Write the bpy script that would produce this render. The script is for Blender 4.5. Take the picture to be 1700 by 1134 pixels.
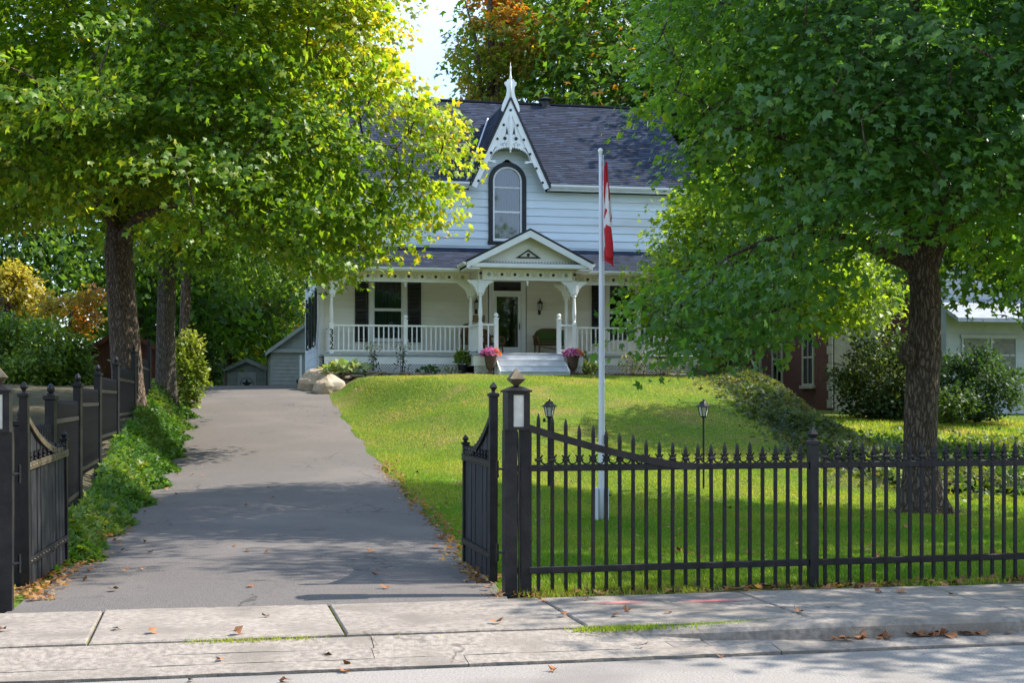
import bpy, math, random
import numpy as np
from mathutils import Vector, Matrix

for o in list(bpy.data.objects):
    bpy.data.objects.remove(o)
scene = bpy.context.scene
COL = scene.collection
rnd = random.Random(7)
R = math.radians

# ------------------------------------------------------------------ camera
cam_data = bpy.data.cameras.new('camera')
cam_data.lens = 50.0
cam_data.sensor_width = 36.0
cam_data.shift_y = 98.0 / 1700.0
cam_data.clip_start = 0.1
cam_data.clip_end = 3000
cam = bpy.data.objects.new('camera', cam_data)
cam.location = (0, 0, 1.6)
cam.rotation_euler = (R(90), 0, 0)
COL.objects.link(cam)
scene.camera = cam

# ------------------------------------------------------------------ sky and sun
SUN = Vector((0.72, 0.13, 0.75)).normalized()
sun_el = math.asin(SUN.z)
sun_az = math.atan2(SUN.x, SUN.y)
world = bpy.data.worlds.new('World')
scene.world = world
world.use_nodes = True
wn = world.node_tree
bg = wn.nodes['Background']
sky = wn.nodes.new('ShaderNodeTexSky')
sky.sky_type = 'NISHITA'
sky.sun_disc = False
sky.sun_elevation = sun_el
sky.sun_rotation = sun_az
sky.air_density = 1.0
sky.dust_density = 0.7
sky.ozone_density = 1.0
# thin broken cloud over the whole dome
w_tc = wn.nodes.new('ShaderNodeTexCoord')
w_mp = wn.nodes.new('ShaderNodeMapping'); w_mp.inputs['Scale'].default_value = (1.0, 1.0, 2.2)
w_no = wn.nodes.new('ShaderNodeTexNoise'); w_no.inputs['Scale'].default_value = 2.3; w_no.inputs['Detail'].default_value = 9
w_ra = wn.nodes.new('ShaderNodeValToRGB'); w_ra.color_ramp.elements[0].position = 0.38; w_ra.color_ramp.elements[1].position = 0.68
w_mx = wn.nodes.new('ShaderNodeMix'); w_mx.data_type = 'RGBA'
wn.links.new(w_tc.outputs['Generated'], w_mp.inputs[0]); wn.links.new(w_mp.outputs[0], w_no.inputs['Vector'])
wn.links.new(w_no.outputs[0], w_ra.inputs[0]); wn.links.new(w_ra.outputs[0], w_mx.inputs[0])
wn.links.new(sky.outputs[0], w_mx.inputs[6]); w_mx.inputs[7].default_value = (4.3, 5.7, 8.0, 1)
wn.links.new(w_mx.outputs[2], bg.inputs[0])
bg.inputs[1].default_value = 0.15
sun_data = bpy.data.lights.new('sun', 'SUN')
sun_data.energy = 4.8
sun_data.angle = R(0.53)
sun_data.color = (1.0, 0.93, 0.82)
sun = bpy.data.objects.new('sun', sun_data)
sun.rotation_euler = SUN.to_track_quat('Z', 'Y').to_euler()
sun.location = (30, 10, 40)
COL.objects.link(sun)
scene.view_settings.view_transform = 'Standard'
scene.view_settings.look = 'None'
scene.view_settings.gamma = 1.0
scene.view_settings.use_curve_mapping = False
scene.view_settings.exposure = 0.95
scene.cycles.max_bounces = 7
scene.cycles.transparent_max_bounces = 12
scene.cycles.caustics_reflective = False
scene.cycles.caustics_refractive = False

# ------------------------------------------------------------------ materials
def _nodes(name):
    m = bpy.data.materials.new(name)
    m.use_nodes = True
    nt = m.node_tree
    return m, nt, nt.nodes['Principled BSDF']

def mat(name, c1, c2=None, rough=0.6, scale=6.0, detail=6.0, bump=0.0, bscale=None, metal=0.0,
        coord='Object', stretch=(1, 1, 1), piece=0.0, spec=0.4, c3=None, scale3=0.7, lo=0.35, hi=0.65):
    """noise-mottled surface: c1..c2 by fine noise, c3 in broad stains, `piece` varies brightness per object"""
    m, nt, p = _nodes(name)
    L = nt.links.new
    p.inputs['Roughness'].default_value = rough
    p.inputs['Metallic'].default_value = metal
    p.inputs['Specular IOR Level'].default_value = spec
    tc = nt.nodes.new('ShaderNodeTexCoord')
    mp = nt.nodes.new('ShaderNodeMapping')
    mp.inputs['Scale'].default_value = stretch
    if coord == 'World':
        g = nt.nodes.new('ShaderNodeNewGeometry')
        L(g.outputs['Position'], mp.inputs[0])
    else:
        L(tc.outputs[coord], mp.inputs[0])
    if c2 is None:
        c2 = tuple(x * 0.82 for x in c1)
    n = nt.nodes.new('ShaderNodeTexNoise')
    n.inputs['Scale'].default_value = scale
    n.inputs['Detail'].default_value = detail
    L(mp.outputs[0], n.inputs['Vector'])
    r = nt.nodes.new('ShaderNodeValToRGB')
    r.color_ramp.elements[0].position = lo
    r.color_ramp.elements[1].position = hi
    r.color_ramp.elements[0].color = (*c1, 1)
    r.color_ramp.elements[1].color = (*c2, 1)
    L(n.outputs[0], r.inputs[0])
    out = r.outputs[0]
    if c3 is not None:
        n3 = nt.nodes.new('ShaderNodeTexNoise')
        n3.inputs['Scale'].default_value = scale3
        n3.inputs['Detail'].default_value = 5
        L(mp.outputs[0], n3.inputs['Vector'])
        r3 = nt.nodes.new('ShaderNodeValToRGB')
        r3.color_ramp.elements[0].position = 0.48
        r3.color_ramp.elements[1].position = 0.68
        L(n3.outputs[0], r3.inputs[0])
        mx = nt.nodes.new('ShaderNodeMix'); mx.data_type = 'RGBA'
        L(r3.outputs[0], mx.inputs[0]); L(out, mx.inputs[6]); mx.inputs[7].default_value = (*c3, 1)
        out = mx.outputs[2]
    if piece > 0:
        oi = nt.nodes.new('ShaderNodeObjectInfo')
        mr = nt.nodes.new('ShaderNodeMapRange')
        mr.inputs[3].default_value = 1 - piece; mr.inputs[4].default_value = 1 + piece
        L(oi.outputs['Random'], mr.inputs[0])
        hv = nt.nodes.new('ShaderNodeHueSaturation')
        L(mr.outputs[0], hv.inputs['Value']); L(out, hv.inputs['Color'])
        out = hv.outputs[0]
    L(out, p.inputs['Base Color'])
    if bump > 0:
        nb = nt.nodes.new('ShaderNodeTexNoise')
        nb.inputs['Scale'].default_value = bscale or scale * 3
        nb.inputs['Detail'].default_value = 6
        L(mp.outputs[0], nb.inputs['Vector'])
        b = nt.nodes.new('ShaderNodeBump')
        b.inputs['Strength'].default_value = bump
        b.inputs['Distance'].default_value = 0.02
        L(nb.outputs[0], b.inputs['Height'])
        L(b.outputs[0], p.inputs['Normal'])
    return m

def leaf_mat(name, trans=0.50, rough=0.42, tint=(1.25, 1.15, 0.45), spec=0.4):
    """leaf colour from the 'Col' attribute; part of the light passes through the blade"""
    m, nt, p = _nodes(name)
    L = nt.links.new
    a = nt.nodes.new('ShaderNodeAttribute'); a.attribute_name = 'Col'
    L(a.outputs['Color'], p.inputs['Base Color'])
    p.inputs['Roughness'].default_value = rough
    p.inputs['Specular IOR Level'].default_value = spec
    t = nt.nodes.new('ShaderNodeBsdfTranslucent')
    mu = nt.nodes.new('ShaderNodeMix'); mu.data_type = 'RGBA'; mu.blend_type = 'MULTIPLY'
    mu.inputs[0].default_value = 1.0
    L(a.outputs['Color'], mu.inputs[6]); mu.inputs[7].default_value = (*[x * 1.75 for x in tint], 1)
    L(mu.outputs[2], t.inputs['Color'])
    mx = nt.nodes.new('ShaderNodeMixShader'); mx.inputs[0].default_value = trans
    L(p.outputs[0], mx.inputs[1]); L(t.outputs[0], mx.inputs[2])
    L(mx.outputs[0], nt.nodes['Material Output'].inputs['Surface'])
    return m

def glass_mat(name, tint=(0.6, 0.66, 0.68), base=0.07):
    m, nt, p = _nodes(name)
    L = nt.links.new
    nt.nodes.remove(p)
    tr = nt.nodes.new('ShaderNodeBsdfTransparent'); tr.inputs[0].default_value = (*tint, 1)
    gl = nt.nodes.new('ShaderNodeBsdfGlossy'); gl.inputs['Roughness'].default_value = 0.03
    n = nt.nodes.new('ShaderNodeTexNoise'); n.inputs['Scale'].default_value = 1.6
    tc = nt.nodes.new('ShaderNodeTexCoord'); L(tc.outputs['Object'], n.inputs['Vector'])
    b = nt.nodes.new('ShaderNodeBump'); b.inputs['Strength'].default_value = 0.08
    L(n.outputs[0], b.inputs['Height']); L(b.outputs[0], gl.inputs['Normal'])
    fr = nt.nodes.new('ShaderNodeFresnel'); fr.inputs['IOR'].default_value = 1.5
    ad = nt.nodes.new('ShaderNodeMath'); ad.operation = 'ADD'; ad.inputs[1].default_value = base
    L(fr.outputs[0], ad.inputs[0])
    mx = nt.nodes.new('ShaderNodeMixShader')
    L(ad.outputs[0], mx.inputs[0]); L(tr.outputs[0], mx.inputs[1]); L(gl.outputs[0], mx.inputs[2])
    L(mx.outputs[0], nt.nodes['Material Output'].inputs['Surface'])
    return m

M = {}
M['white'] = mat('white_paint', (0.86, 0.86, 0.85), (0.79, 0.79, 0.77), 0.5, 3, bump=0.05, bscale=30)
M['siding'] = mat('sky_tinted_siding', (0.78, 0.86, 0.92), (0.73, 0.81, 0.87), 0.55, 2.5, stretch=(0.4, 1, 3), piece=0.05,
                  c3=(0.66, 0.69, 0.69), scale3=0.8)  # blue skylight put into the colour of the white clapboards
M['cream'] = mat('cream_paint', (0.86, 0.81, 0.68), (0.80, 0.75, 0.62), 0.5, 3)
M['bouncesiding'] = mat('bounce_tinted_siding', (0.86, 0.82, 0.73), (0.80, 0.76, 0.67), 0.55, 2.5, stretch=(0.4, 1, 3), piece=0.05)  # same clapboards under the porch; warm ground bounce put into the colour
M['graysiding'] = mat('grey_green_siding', (0.30, 0.325, 0.285), (0.25, 0.275, 0.24), 0.65, 4, piece=0.06)
M['deck'] = mat('deck_grey_paint', (0.36, 0.39, 0.42), (0.30, 0.33, 0.36), 0.5, 5)
M['step'] = mat('step_paint', (0.62, 0.64, 0.68), (0.54, 0.56, 0.60), 0.45, 5, piece=0.04)
M['blacktrim'] = mat('black_trim', (0.012, 0.014, 0.018), (0.02, 0.022, 0.027), 0.45, 5)
M['iron'] = mat('black_iron', (0.006, 0.006, 0.008), (0.017, 0.016, 0.018), 0.42, 9, bump=0.15, bscale=60, piece=0.25, spec=0.28)
M['ironboard'] = mat('weathered_black_board', (0.012, 0.013, 0.017), (0.045, 0.047, 0.055), 0.55, 5, bump=0.2, bscale=30,
                     stretch=(3, 3, 0.5), piece=0.3, lo=0.45, hi=0.8)
M['brass'] = mat('worn_strap', (0.16, 0.13, 0.085), (0.09, 0.075, 0.05), 0.5, 14, metal=0.4, bump=0.1)
M['shingle'] = None
M['roofcore'] = mat('roof_underlay', (0.035, 0.036, 0.042), None, 0.9, 8)
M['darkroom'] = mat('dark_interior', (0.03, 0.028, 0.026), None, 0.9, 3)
M['curtain'] = mat('lace_curtain', (0.34, 0.35, 0.36), (0.22, 0.23, 0.24), 0.9, 18, stretch=(1, 1, 0.15))
M['glass'] = glass_mat('window_glass')
M['doorglass'] = glass_mat('door_glass', (0.35, 0.37, 0.37), 0.03)
M['lampglass'] = mat('frosted_glass', (0.62, 0.62, 0.56), (0.5, 0.5, 0.45), 0.25, 12)
M['concrete'] = mat('concrete', (0.33, 0.285, 0.245), (0.20, 0.173, 0.148), 0.9, 24, bump=0.35, bscale=90, coord='World', piece=0.05,
                    c3=(0.195, 0.168, 0.142), scale3=1.8)
M['asphalt'] = mat('driveway_asphalt', (0.095, 0.084, 0.079), (0.205, 0.184, 0.172), 0.9, 75, bump=0.8, bscale=150, coord='World',
                   c3=(0.185, 0.163, 0.150), scale3=0.55, lo=0.3, hi=0.7)
def add_cracks(m, scale, width, col, amount):
    nt = m.node_tree; L = nt.links.new; p = nt.nodes['Principled BSDF']
    src_ = p.inputs['Base Color'].links[0].from_socket
    g = nt.nodes.new('ShaderNodeNewGeometry')
    n = nt.nodes.new('ShaderNodeTexNoise'); n.inputs['Scale'].default_value = 2.2; n.inputs['Detail'].default_value = 8
    L(g.outputs['Position'], n.inputs['Vector'])
    ad = nt.nodes.new('ShaderNodeMix'); ad.data_type = 'RGBA'; ad.blend_type = 'ADD'; ad.inputs[0].default_value = 0.9
    L(g.outputs['Position'], ad.inputs[6]); L(n.outputs['Color'], ad.inputs[7])
    v = nt.nodes.new('ShaderNodeTexVoronoi'); v.feature = 'DISTANCE_TO_EDGE'; v.inputs['Scale'].default_value = scale
    L(ad.outputs[2], v.inputs['Vector'])
    mr = nt.nodes.new('ShaderNodeMapRange'); mr.inputs[1].default_value = 0.0; mr.inputs[2].default_value = width; mr.inputs[3].default_value = amount; mr.inputs[4].default_value = 0.0
    L(v.outputs['Distance'], mr.inputs[0])
    # only here and there
    n2 = nt.nodes.new('ShaderNodeTexNoise'); n2.inputs['Scale'].default_value = 0.5; n2.inputs['Detail'].default_value = 3
    L(g.outputs['Position'], n2.inputs['Vector'])
    m2 = nt.nodes.new('ShaderNodeMapRange'); m2.inputs[1].default_value = 0.46; m2.inputs[2].default_value = 0.58
    L(n2.outputs[0], m2.inputs[0])
    mu = nt.nodes.new('ShaderNodeMath'); mu.operation = 'MULTIPLY'; L(mr.outputs[0], mu.inputs[0]); L(m2.outputs[0], mu.inputs[1])
    mx = nt.nodes.new('ShaderNodeMix'); mx.data_type = 'RGBA'; mx.inputs[7].default_value = (*col, 1)
    L(mu.outputs[0], mx.inputs[0]); L(src_, mx.inputs[6]); L(mx.outputs[2], p.inputs['Base Color'])
add_cracks(M['asphalt'], 0.55, 0.012, (0.03, 0.027, 0.025), 0.75)
add_cracks(M['concrete'], 0.42, 0.008, (0.06, 0.052, 0.044), 0.8)
M['road'] = mat('road_asphalt', (0.22, 0.20, 0.182), (0.37, 0.338, 0.308), 0.9, 70, bump=0.5, bscale=150, coord='World',
                c3=(0.21, 0.19, 0.172), scale3=0.9)
M['gravel'] = mat('neighbour_gravel', (0.22, 0.18, 0.15), (0.32, 0.27, 0.23), 0.95, 16, bump=0.4, coord='World')
M['bark'] = mat('maple_bark', (0.070, 0.050, 0.036), (0.20, 0.150, 0.112), 0.95, 9, bump=1.0, bscale=13, stretch=(2.2, 2.2, 0.35), coord='World',
                c3=(0.11, 0.10, 0.07), scale3=0.9)
M['barkgrey'] = mat('grey_bark', (0.10, 0.088, 0.075), (0.20, 0.18, 0.155), 0.95, 10, bump=0.9, bscale=16, stretch=(2.2, 2.2, 0.5), coord='World')
M['wicker'] = mat('brown_wicker', (0.20, 0.10, 0.04), (0.10, 0.045, 0.018), 0.6, 60, bump=0.8, bscale=90)
M['cushion'] = mat('green_cushion', (0.075, 0.115, 0.028), (0.055, 0.09, 0.02), 0.9, 12)
M['terracotta'] = mat('brown_urn', (0.13, 0.075, 0.055), (0.085, 0.05, 0.04), 0.7, 8)
M['rock'] = mat('pale_limestone', (0.48, 0.38, 0.28), (0.34, 0.25, 0.17), 0.9, 5, bump=0.9, bscale=9, c3=(0.52, 0.47, 0.40), scale3=2.5)
M['rockgrey'] = mat('grey_boulder', (0.17, 0.165, 0.16), (0.25, 0.24, 0.23), 0.9, 4, bump=0.9, bscale=8)
M['edging'] = mat('edging_stone', (0.16, 0.12, 0.10), (0.25, 0.20, 0.17), 0.9, 6, bump=0.8, bscale=12, piece=0.3)
M['soil'] = mat('bed_soil', (0.06, 0.04, 0.03), (0.09, 0.065, 0.05), 0.95, 12, bump=0.7)
M['brownwood'] = mat('brown_shed_board', (0.115, 0.038, 0.018), (0.075, 0.026, 0.013), 0.7, 5, stretch=(3, 3, 0.4), piece=0.15)
M['quoin'] = mat('cream_quoin', (0.52, 0.48, 0.38), (0.44, 0.41, 0.33), 0.8, 6, piece=0.05)
M['stucco'] = mat('cream_stucco', (0.40, 0.36, 0.25), (0.34, 0.30, 0.21), 0.9, 5, bump=0.3)
M['metalgrey'] = mat('pole_white', (0.66, 0.68, 0.72), (0.56, 0.58, 0.62), 0.4, 3, stretch=(1, 1, 0.3))
M['flagred'] = mat('flag_red', (0.50, 0.010, 0.022), (0.42, 0.008, 0.018), 0.75, 20)
M['flagwhite'] = mat('flag_white', (0.72, 0.70, 0.72), (0.64, 0.62, 0.64), 0.75, 20)
M['leaf'] = leaf_mat('maple_leaf')
M['leafdark'] = leaf_mat('glossy_maple_leaf', 0.45, 0.32, (1.45, 1.3, 0.35), 0.55)
M['plant'] = leaf_mat('plant_leaf', 0.35, 0.5)
M['grass'] = leaf_mat('grass_blade', 0.4, 0.5, (1.2, 1.15, 0.5), 0.3)
M['litter'] = mat('dry_leaf', (0.34, 0.15, 0.06), (0.22, 0.085, 0.035), 0.75, 9, piece=0.45)
M['pink'] = leaf_mat('petal', 0.3, 0.6, (1, 1, 1), 0.2)
M['sign'] = mat('tan_plaque', (0.36, 0.25, 0.14), (0.28, 0.19, 0.10), 0.6, 8)

def shingle_mat(name):
    m, nt, p = _nodes(name)
    L = nt.links.new
    a = nt.nodes.new('ShaderNodeAttribute'); a.attribute_name = 'Col'
    n = nt.nodes.new('ShaderNodeTexNoise'); n.inputs['Scale'].default_value = 160
    tc = nt.nodes.new('ShaderNodeTexCoord'); L(tc.outputs['Object'], n.inputs['Vector'])
    mr = nt.nodes.new('ShaderNodeMapRange'); mr.inputs[3].default_value = 0.6; mr.inputs[4].default_value = 1.4
    L(n.outputs[0], mr.inputs[0])
    hv = nt.nodes.new('ShaderNodeHueSaturation'); L(mr.outputs[0], hv.inputs['Value']); L(a.outputs['Color'], hv.inputs['Color'])
    L(hv.outputs[0], p.inputs['Base Color'])
    p.inputs['Roughness'].default_value = 0.9
    return m
M['shingle'] = shingle_mat('asphalt_shingle')

def bark_mat(name, c1, c2, sc=9.0):
    """ridged plates: stretched cell edges darkened and sunk"""
    m, nt, p = _nodes(name)
    L = nt.links.new
    g = nt.nodes.new('ShaderNodeNewGeometry')
    mp = nt.nodes.new('ShaderNodeMapping'); mp.inputs['Scale'].default_value = (1, 1, 0.16)
    n0 = nt.nodes.new('ShaderNodeTexNoise'); n0.inputs['Scale'].default_value = 3.0; n0.inputs['Detail'].default_value = 5
    L(g.outputs['Position'], n0.inputs['Vector'])
    ad = nt.nodes.new('ShaderNodeMix'); ad.data_type = 'RGBA'; ad.blend_type = 'ADD'; ad.inputs[0].default_value = 0.22
    L(g.outputs['Position'], ad.inputs[6]); L(n0.outputs['Color'], ad.inputs[7]); L(ad.outputs[2], mp.inputs[0])
    v = nt.nodes.new('ShaderNodeTexVoronoi'); v.feature = 'DISTANCE_TO_EDGE'; v.inputs['Scale'].default_value = sc
    L(mp.outputs[0], v.inputs['Vector'])
    r = nt.nodes.new('ShaderNodeValToRGB')
    r.color_ramp.elements[0].position = 0.0; r.color_ramp.elements[0].color = (*[x * 0.5 for x in c1], 1)
    r.color_ramp.elements[1].position = 0.30; r.color_ramp.elements[1].color = (*c2, 1)
    e = r.color_ramp.elements.new(0.10); e.color = (*c1, 1)
    L(v.outputs['Distance'], r.inputs[0])
    n1 = nt.nodes.new('ShaderNodeTexNoise'); n1.inputs['Scale'].default_value = 28; n1.inputs['Detail'].default_value = 8
    L(g.outputs['Position'], n1.inputs['Vector'])
    mr = nt.nodes.new('ShaderNodeMapRange'); mr.inputs[3].default_value = 0.45; mr.inputs[4].default_value = 1.5
    L(n1.outputs[0], mr.inputs[0])
    hv = nt.nodes.new('ShaderNodeHueSaturation'); L(mr.outputs[0], hv.inputs['Value']); L(r.outputs[0], hv.inputs['Color'])
    L(hv.outputs[0], p.inputs['Base Color'])
    p.inputs['Roughness'].default_value = 0.95; p.inputs['Specular IOR Level'].default_value = 0.15
    mi = nt.nodes.new('ShaderNodeMath'); mi.operation = 'MINIMUM'; mi.inputs[1].default_value = 0.28; L(v.outputs['Distance'], mi.inputs[0])
    m2 = nt.nodes.new('ShaderNodeMath'); m2.operation = 'MULTIPLY_ADD'; m2.inputs[1].default_value = 0.25; L(n1.outputs[0], m2.inputs[0]); L(mi.outputs[0], m2.inputs[2])
    b = nt.nodes.new('ShaderNodeBump'); b.inputs['Strength'].default_value = 1.0; b.inputs['Distance'].default_value = 0.05
    L(m2.outputs[0], b.inputs['Height']); L(b.outputs[0], p.inputs['Normal'])
    return m
M['bark'] = bark_mat('ridged_bark', (0.10, 0.076, 0.058), (0.20, 0.156, 0.122), 24.0)
M['barkgrey'] = bark_mat('grey_ridged_bark', (0.095, 0.080, 0.066), (0.165, 0.142, 0.120), 30.0)

def brick_mat(name):
    m, nt, p = _nodes(name)
    L = nt.links.new
    tc = nt.nodes.new('ShaderNodeTexCoord')
    mp = nt.nodes.new('ShaderNodeMapping'); mp.inputs['Rotation'].default_value = (R(90), 0, R(90))
    b = nt.nodes.new('ShaderNodeTexBrick')
    b.inputs['Scale'].default_value = 1.0
    b.inputs['Brick Width'].default_value = 0.22; b.inputs['Row Height'].default_value = 0.075
    b.inputs['Mortar Size'].default_value = 0.006
    b.inputs['Color1'].default_value = (0.15, 0.045, 0.03, 1); b.inputs['Color2'].default_value = (0.105, 0.032, 0.024, 1)
    b.inputs['Mortar'].default_value = (0.16, 0.12, 0.10, 1)
    # run the courses along local Y (the side wall) and local X
    sep = nt.nodes.new('ShaderNodeSeparateXYZ'); L(tc.outputs['Object'], sep.inputs[0])
    cb = nt.nodes.new('ShaderNodeCombineXYZ')
    ad = nt.nodes.new('ShaderNodeMath'); ad.operation = 'ADD'
    L(sep.outputs[0], ad.inputs[0]); L(sep.outputs[1], ad.inputs[1])
    L(ad.outputs[0], cb.inputs[0]); L(sep.outputs[2], cb.inputs[1])
    L(cb.outputs[0], b.inputs['Vector'])
    L(b.outputs['Color'], p.inputs['Base Color'])
    p.inputs['Roughness'].default_value = 0.9
    return m
M['brick'] = brick_mat('red_brick')

def ground_mat(name):
    m, nt, p = _nodes(name)
    L = nt.links.new
    g = nt.nodes.new('ShaderNodeNewGeometry')
    def noise(s, d=6):
        n = nt.nodes.new('ShaderNodeTexNoise'); n.inputs['Scale'].default_value = s; n.inputs['Detail'].default_value = d
        L(g.outputs['Position'], n.inputs['Vector']); return n
    n1 = noise(9); r1 = nt.nodes.new('ShaderNodeValToRGB')
    r1.color_ramp.elements[0].position = 0.35; r1.color_ramp.elements[0].color = (0.060, 0.125, 0.012, 1)
    r1.color_ramp.elements[1].position = 0.7; r1.color_ramp.elements[1].color = (0.140, 0.190, 0.026, 1)
    L(n1.outputs[0], r1.inputs[0])
    n2 = noise(0.9, 8); r2 = nt.nodes.new('ShaderNodeValToRGB')
    r2.color_ramp.elements[0].position = 0.52; r2.color_ramp.elements[1].position = 0.72
    L(n2.outputs[0], r2.inputs[0])
    mx = nt.nodes.new('ShaderNodeMix'); mx.data_type = 'RGBA'
    L(r2.outputs[0], mx.inputs[0]); L(r1.outputs[0], mx.inputs[6]); mx.inputs[7].default_value = (0.20, 0.165, 0.060, 1)
    # bare soil by attribute (beds, verge, under the trees)
    a = nt.nodes.new('ShaderNodeAttribute'); a.attribute_name = 'soil'
    m2 = nt.nodes.new('ShaderNodeMix'); m2.data_type = 'RGBA'
    n4 = noise(30); r4 = nt.nodes.new('ShaderNodeValToRGB')
    r4.color_ramp.elements[0].color = (0.06, 0.043, 0.032, 1); r4.color_ramp.elements[1].color = (0.15, 0.112, 0.085, 1)
    L(n4.outputs[0], r4.inputs[0])
    L(a.outputs['Fac'], m2.inputs[0]); L(mx.outputs[2], m2.inputs[6]); L(r4.outputs[0], m2.inputs[7])
    L(m2.outputs[2], p.inputs['Base Color'])
    p.inputs['Roughness'].default_value = 0.95
    p.inputs['Specular IOR Level'].default_value = 0.15
    n3 = noise(40, 8)
    b = nt.nodes.new('ShaderNodeBump'); b.inputs['Strength'].default_value = 0.8; b.inputs['Distance'].default_value = 0.04
    L(n3.outputs[0], b.inputs['Height']); L(b.outputs[0], p.inputs['Normal'])
    return m
M['ground'] = ground_mat('lawn_ground')

# ------------------------------------------------------------------ mesh helpers
class MB:
    """collects shapes and links them as ONE mesh object"""
    def __init__(s):
        s.v, s.f = [], []
    def add(s, vs, fs):
        o = len(s.v)
        s.v += [tuple(p) for p in vs]
        s.f += [tuple(i + o for i in f) for f in fs]
        return s
    def box(s, x0, x1, y0, y1, z0, z1):
        vs = [(x0, y0, z0), (x1, y0, z0), (x1, y1, z0), (x0, y1, z0), (x0, y0, z1), (x1, y0, z1), (x1, y1, z1), (x0, y1, z1)]
        return s.add(vs, [(0, 3, 2, 1), (4, 5, 6, 7), (0, 1, 5, 4), (1, 2, 6, 5), (2, 3, 7, 6), (3, 0, 4, 7)])
    def bbox(s, x0, x1, y0, y1, z0, z1, b=0.006):
        """box with bevelled vertical and horizontal edges (rounded corners in section)"""
        def ring(x0, x1, y0, y1, z):
            return [(x0 + b, y0, z), (x1 - b, y0, z), (x1, y0 + b, z), (x1, y1 - b, z), (x1 - b, y1, z), (x0 + b, y1, z), (x0, y1 - b, z), (x0, y0 + b, z)]
        rs = [ring(x0 + b, x1 - b, y0 + b, y1 - b, z0), ring(x0, x1, y0, y1, z0 + b), ring(x0, x1, y0, y1, z1 - b), ring(x0 + b, x1 - b, y0 + b, y1 - b, z1)]
        return s.loft(rs)
    def loft(s, rings, caps=True):
        n = len(rings[0]); vs = [p for r in rings for p in r]; fs = []
        for k in range(len(rings) - 1):
            for i in range(n):
                j = (i + 1) % n
                fs.append((k * n + i, k * n + j, (k + 1) * n + j, (k + 1) * n + i))
        if caps:
            fs.append(tuple(reversed(range(n)))); fs.append(tuple(range((len(rings) - 1) * n, len(rings) * n)))
        return s.add(vs, fs)
    def prism(s, poly, y0, y1):
        """outline in x,z pushed from y0 to y1"""
        n = len(poly)
        vs = [(x, y0, z) for x, z in poly] + [(x, y1, z) for x, z in poly]
        fs = [tuple(range(n)), tuple(reversed(range(n, 2 * n)))]
        for i in range(n):
            j = (i + 1) % n
            fs.append((j, i, n + i, n + j))
        return s.add(vs, fs)
    def strip(s, outer, inner, y0, y1):
        """band between two polylines in x,z (open), pushed from y0 to y1"""
        n = len(outer)
        rings = [[(outer[i][0], y0, outer[i][1]), (inner[i][0], y0, inner[i][1]), (inner[i][0], y1, inner[i][1]), (outer[i][0], y1, outer[i][1])] for i in range(n)]
        return s.loft(rings)
    def tube(s, pts, rad, n=8, caps=True):
        pts = [Vector(p) for p in pts]
        if not isinstance(rad, (list, tuple)):
            rad = [rad] * len(pts)
        rings = []
        ref = None
        for i, p in enumerate(pts):
            d = (pts[min(i + 1, len(pts) - 1)] - pts[max(i - 1, 0)]).normalized()
            if ref is None:
                ref = Vector((1, 0, 0)) if abs(d.x) < 0.8 else Vector((0, 1, 0))
            a = d.cross(ref).normalized(); b = d.cross(a).normalized()
            ref = b.cross(d) if False else ref
            rings.append([tuple(p + a * (rad[i] * math.cos(2 * math.pi * k / n)) + b * (rad[i] * math.sin(2 * math.pi * k / n))) for k in range(n)])
        return s.loft(rings, caps)
    def lathe(s, prof, n=14, c=(0, 0), y=None):
        """profile of (r, z) about the vertical through c"""
        rings = [[(c[0] + r * math.cos(2 * math.pi * k / n), c[1] + r * math.sin(2 * math.pi * k / n), z) for k in range(n)] for r, z in prof]
        return s.loft(rings)
    def sqlathe(s, prof, c=(0, 0)):
        """square sections: (half width, z)"""
        rings = [[(c[0] - r, c[1] - r, z), (c[0] + r, c[1] - r, z), (c[0] + r, c[1] + r, z), (c[0] - r, c[1] + r, z)] for r, z in prof]
        return s.loft(rings)
    def disc(s, cx, cz, r, y0, y1, n=14):
        return s.prism([(cx + r * math.cos(2 * math.pi * k / n), cz + r * math.sin(2 * math.pi * k / n)) for k in range(n)], y0, y1)
    def build(s, name, m, parent=None, off=(0, 0, 0), smooth=False):
        me = bpy.data.meshes.new(name)
        ox, oy, oz = off
        me.from_pydata([(x + ox, y + oy, z + oz) for x, y, z in s.v], [], s.f)
        me.materials.append(M[m] if isinstance(m, str) else m)
        if smooth:
            for p in me.polygons:
                p.use_smooth = True
        me.update()
        return link(name, me, parent)

def link(name, me, parent=None):
    o = bpy.data.objects.new(name, me)
    COL.objects.link(o)
    if parent is not None:
        o.parent = parent
    return o

def empty(name, loc=(0, 0, 0), rz=0.0, parent=None):
    o = bpy.data.objects.new(name, None)
    o.empty_display_size = 0.2
    o.location = loc
    o.rotation_euler = (0, 0, rz)
    COL.objects.link(o)
    if parent is not None:
        o.parent = parent
    return o

def tag(o, label=None, cat=None, group=None, kind=None):
    if label: o['label'] = label
    if cat: o['category'] = cat
    if group: o['group'] = group
    if kind: o['kind'] = kind
    return o

def put(src, name, loc, parent, rot=(0, 0, 0), scale=(1, 1, 1)):
    """another object that shares the mesh of src"""
    o = bpy.data.objects.new(name, src.data if hasattr(src, 'data') else src)
    COL.objects.link(o)
    o.location = loc; o.rotation_euler = rot; o.scale = scale
    o.parent = parent
    return o

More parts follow.
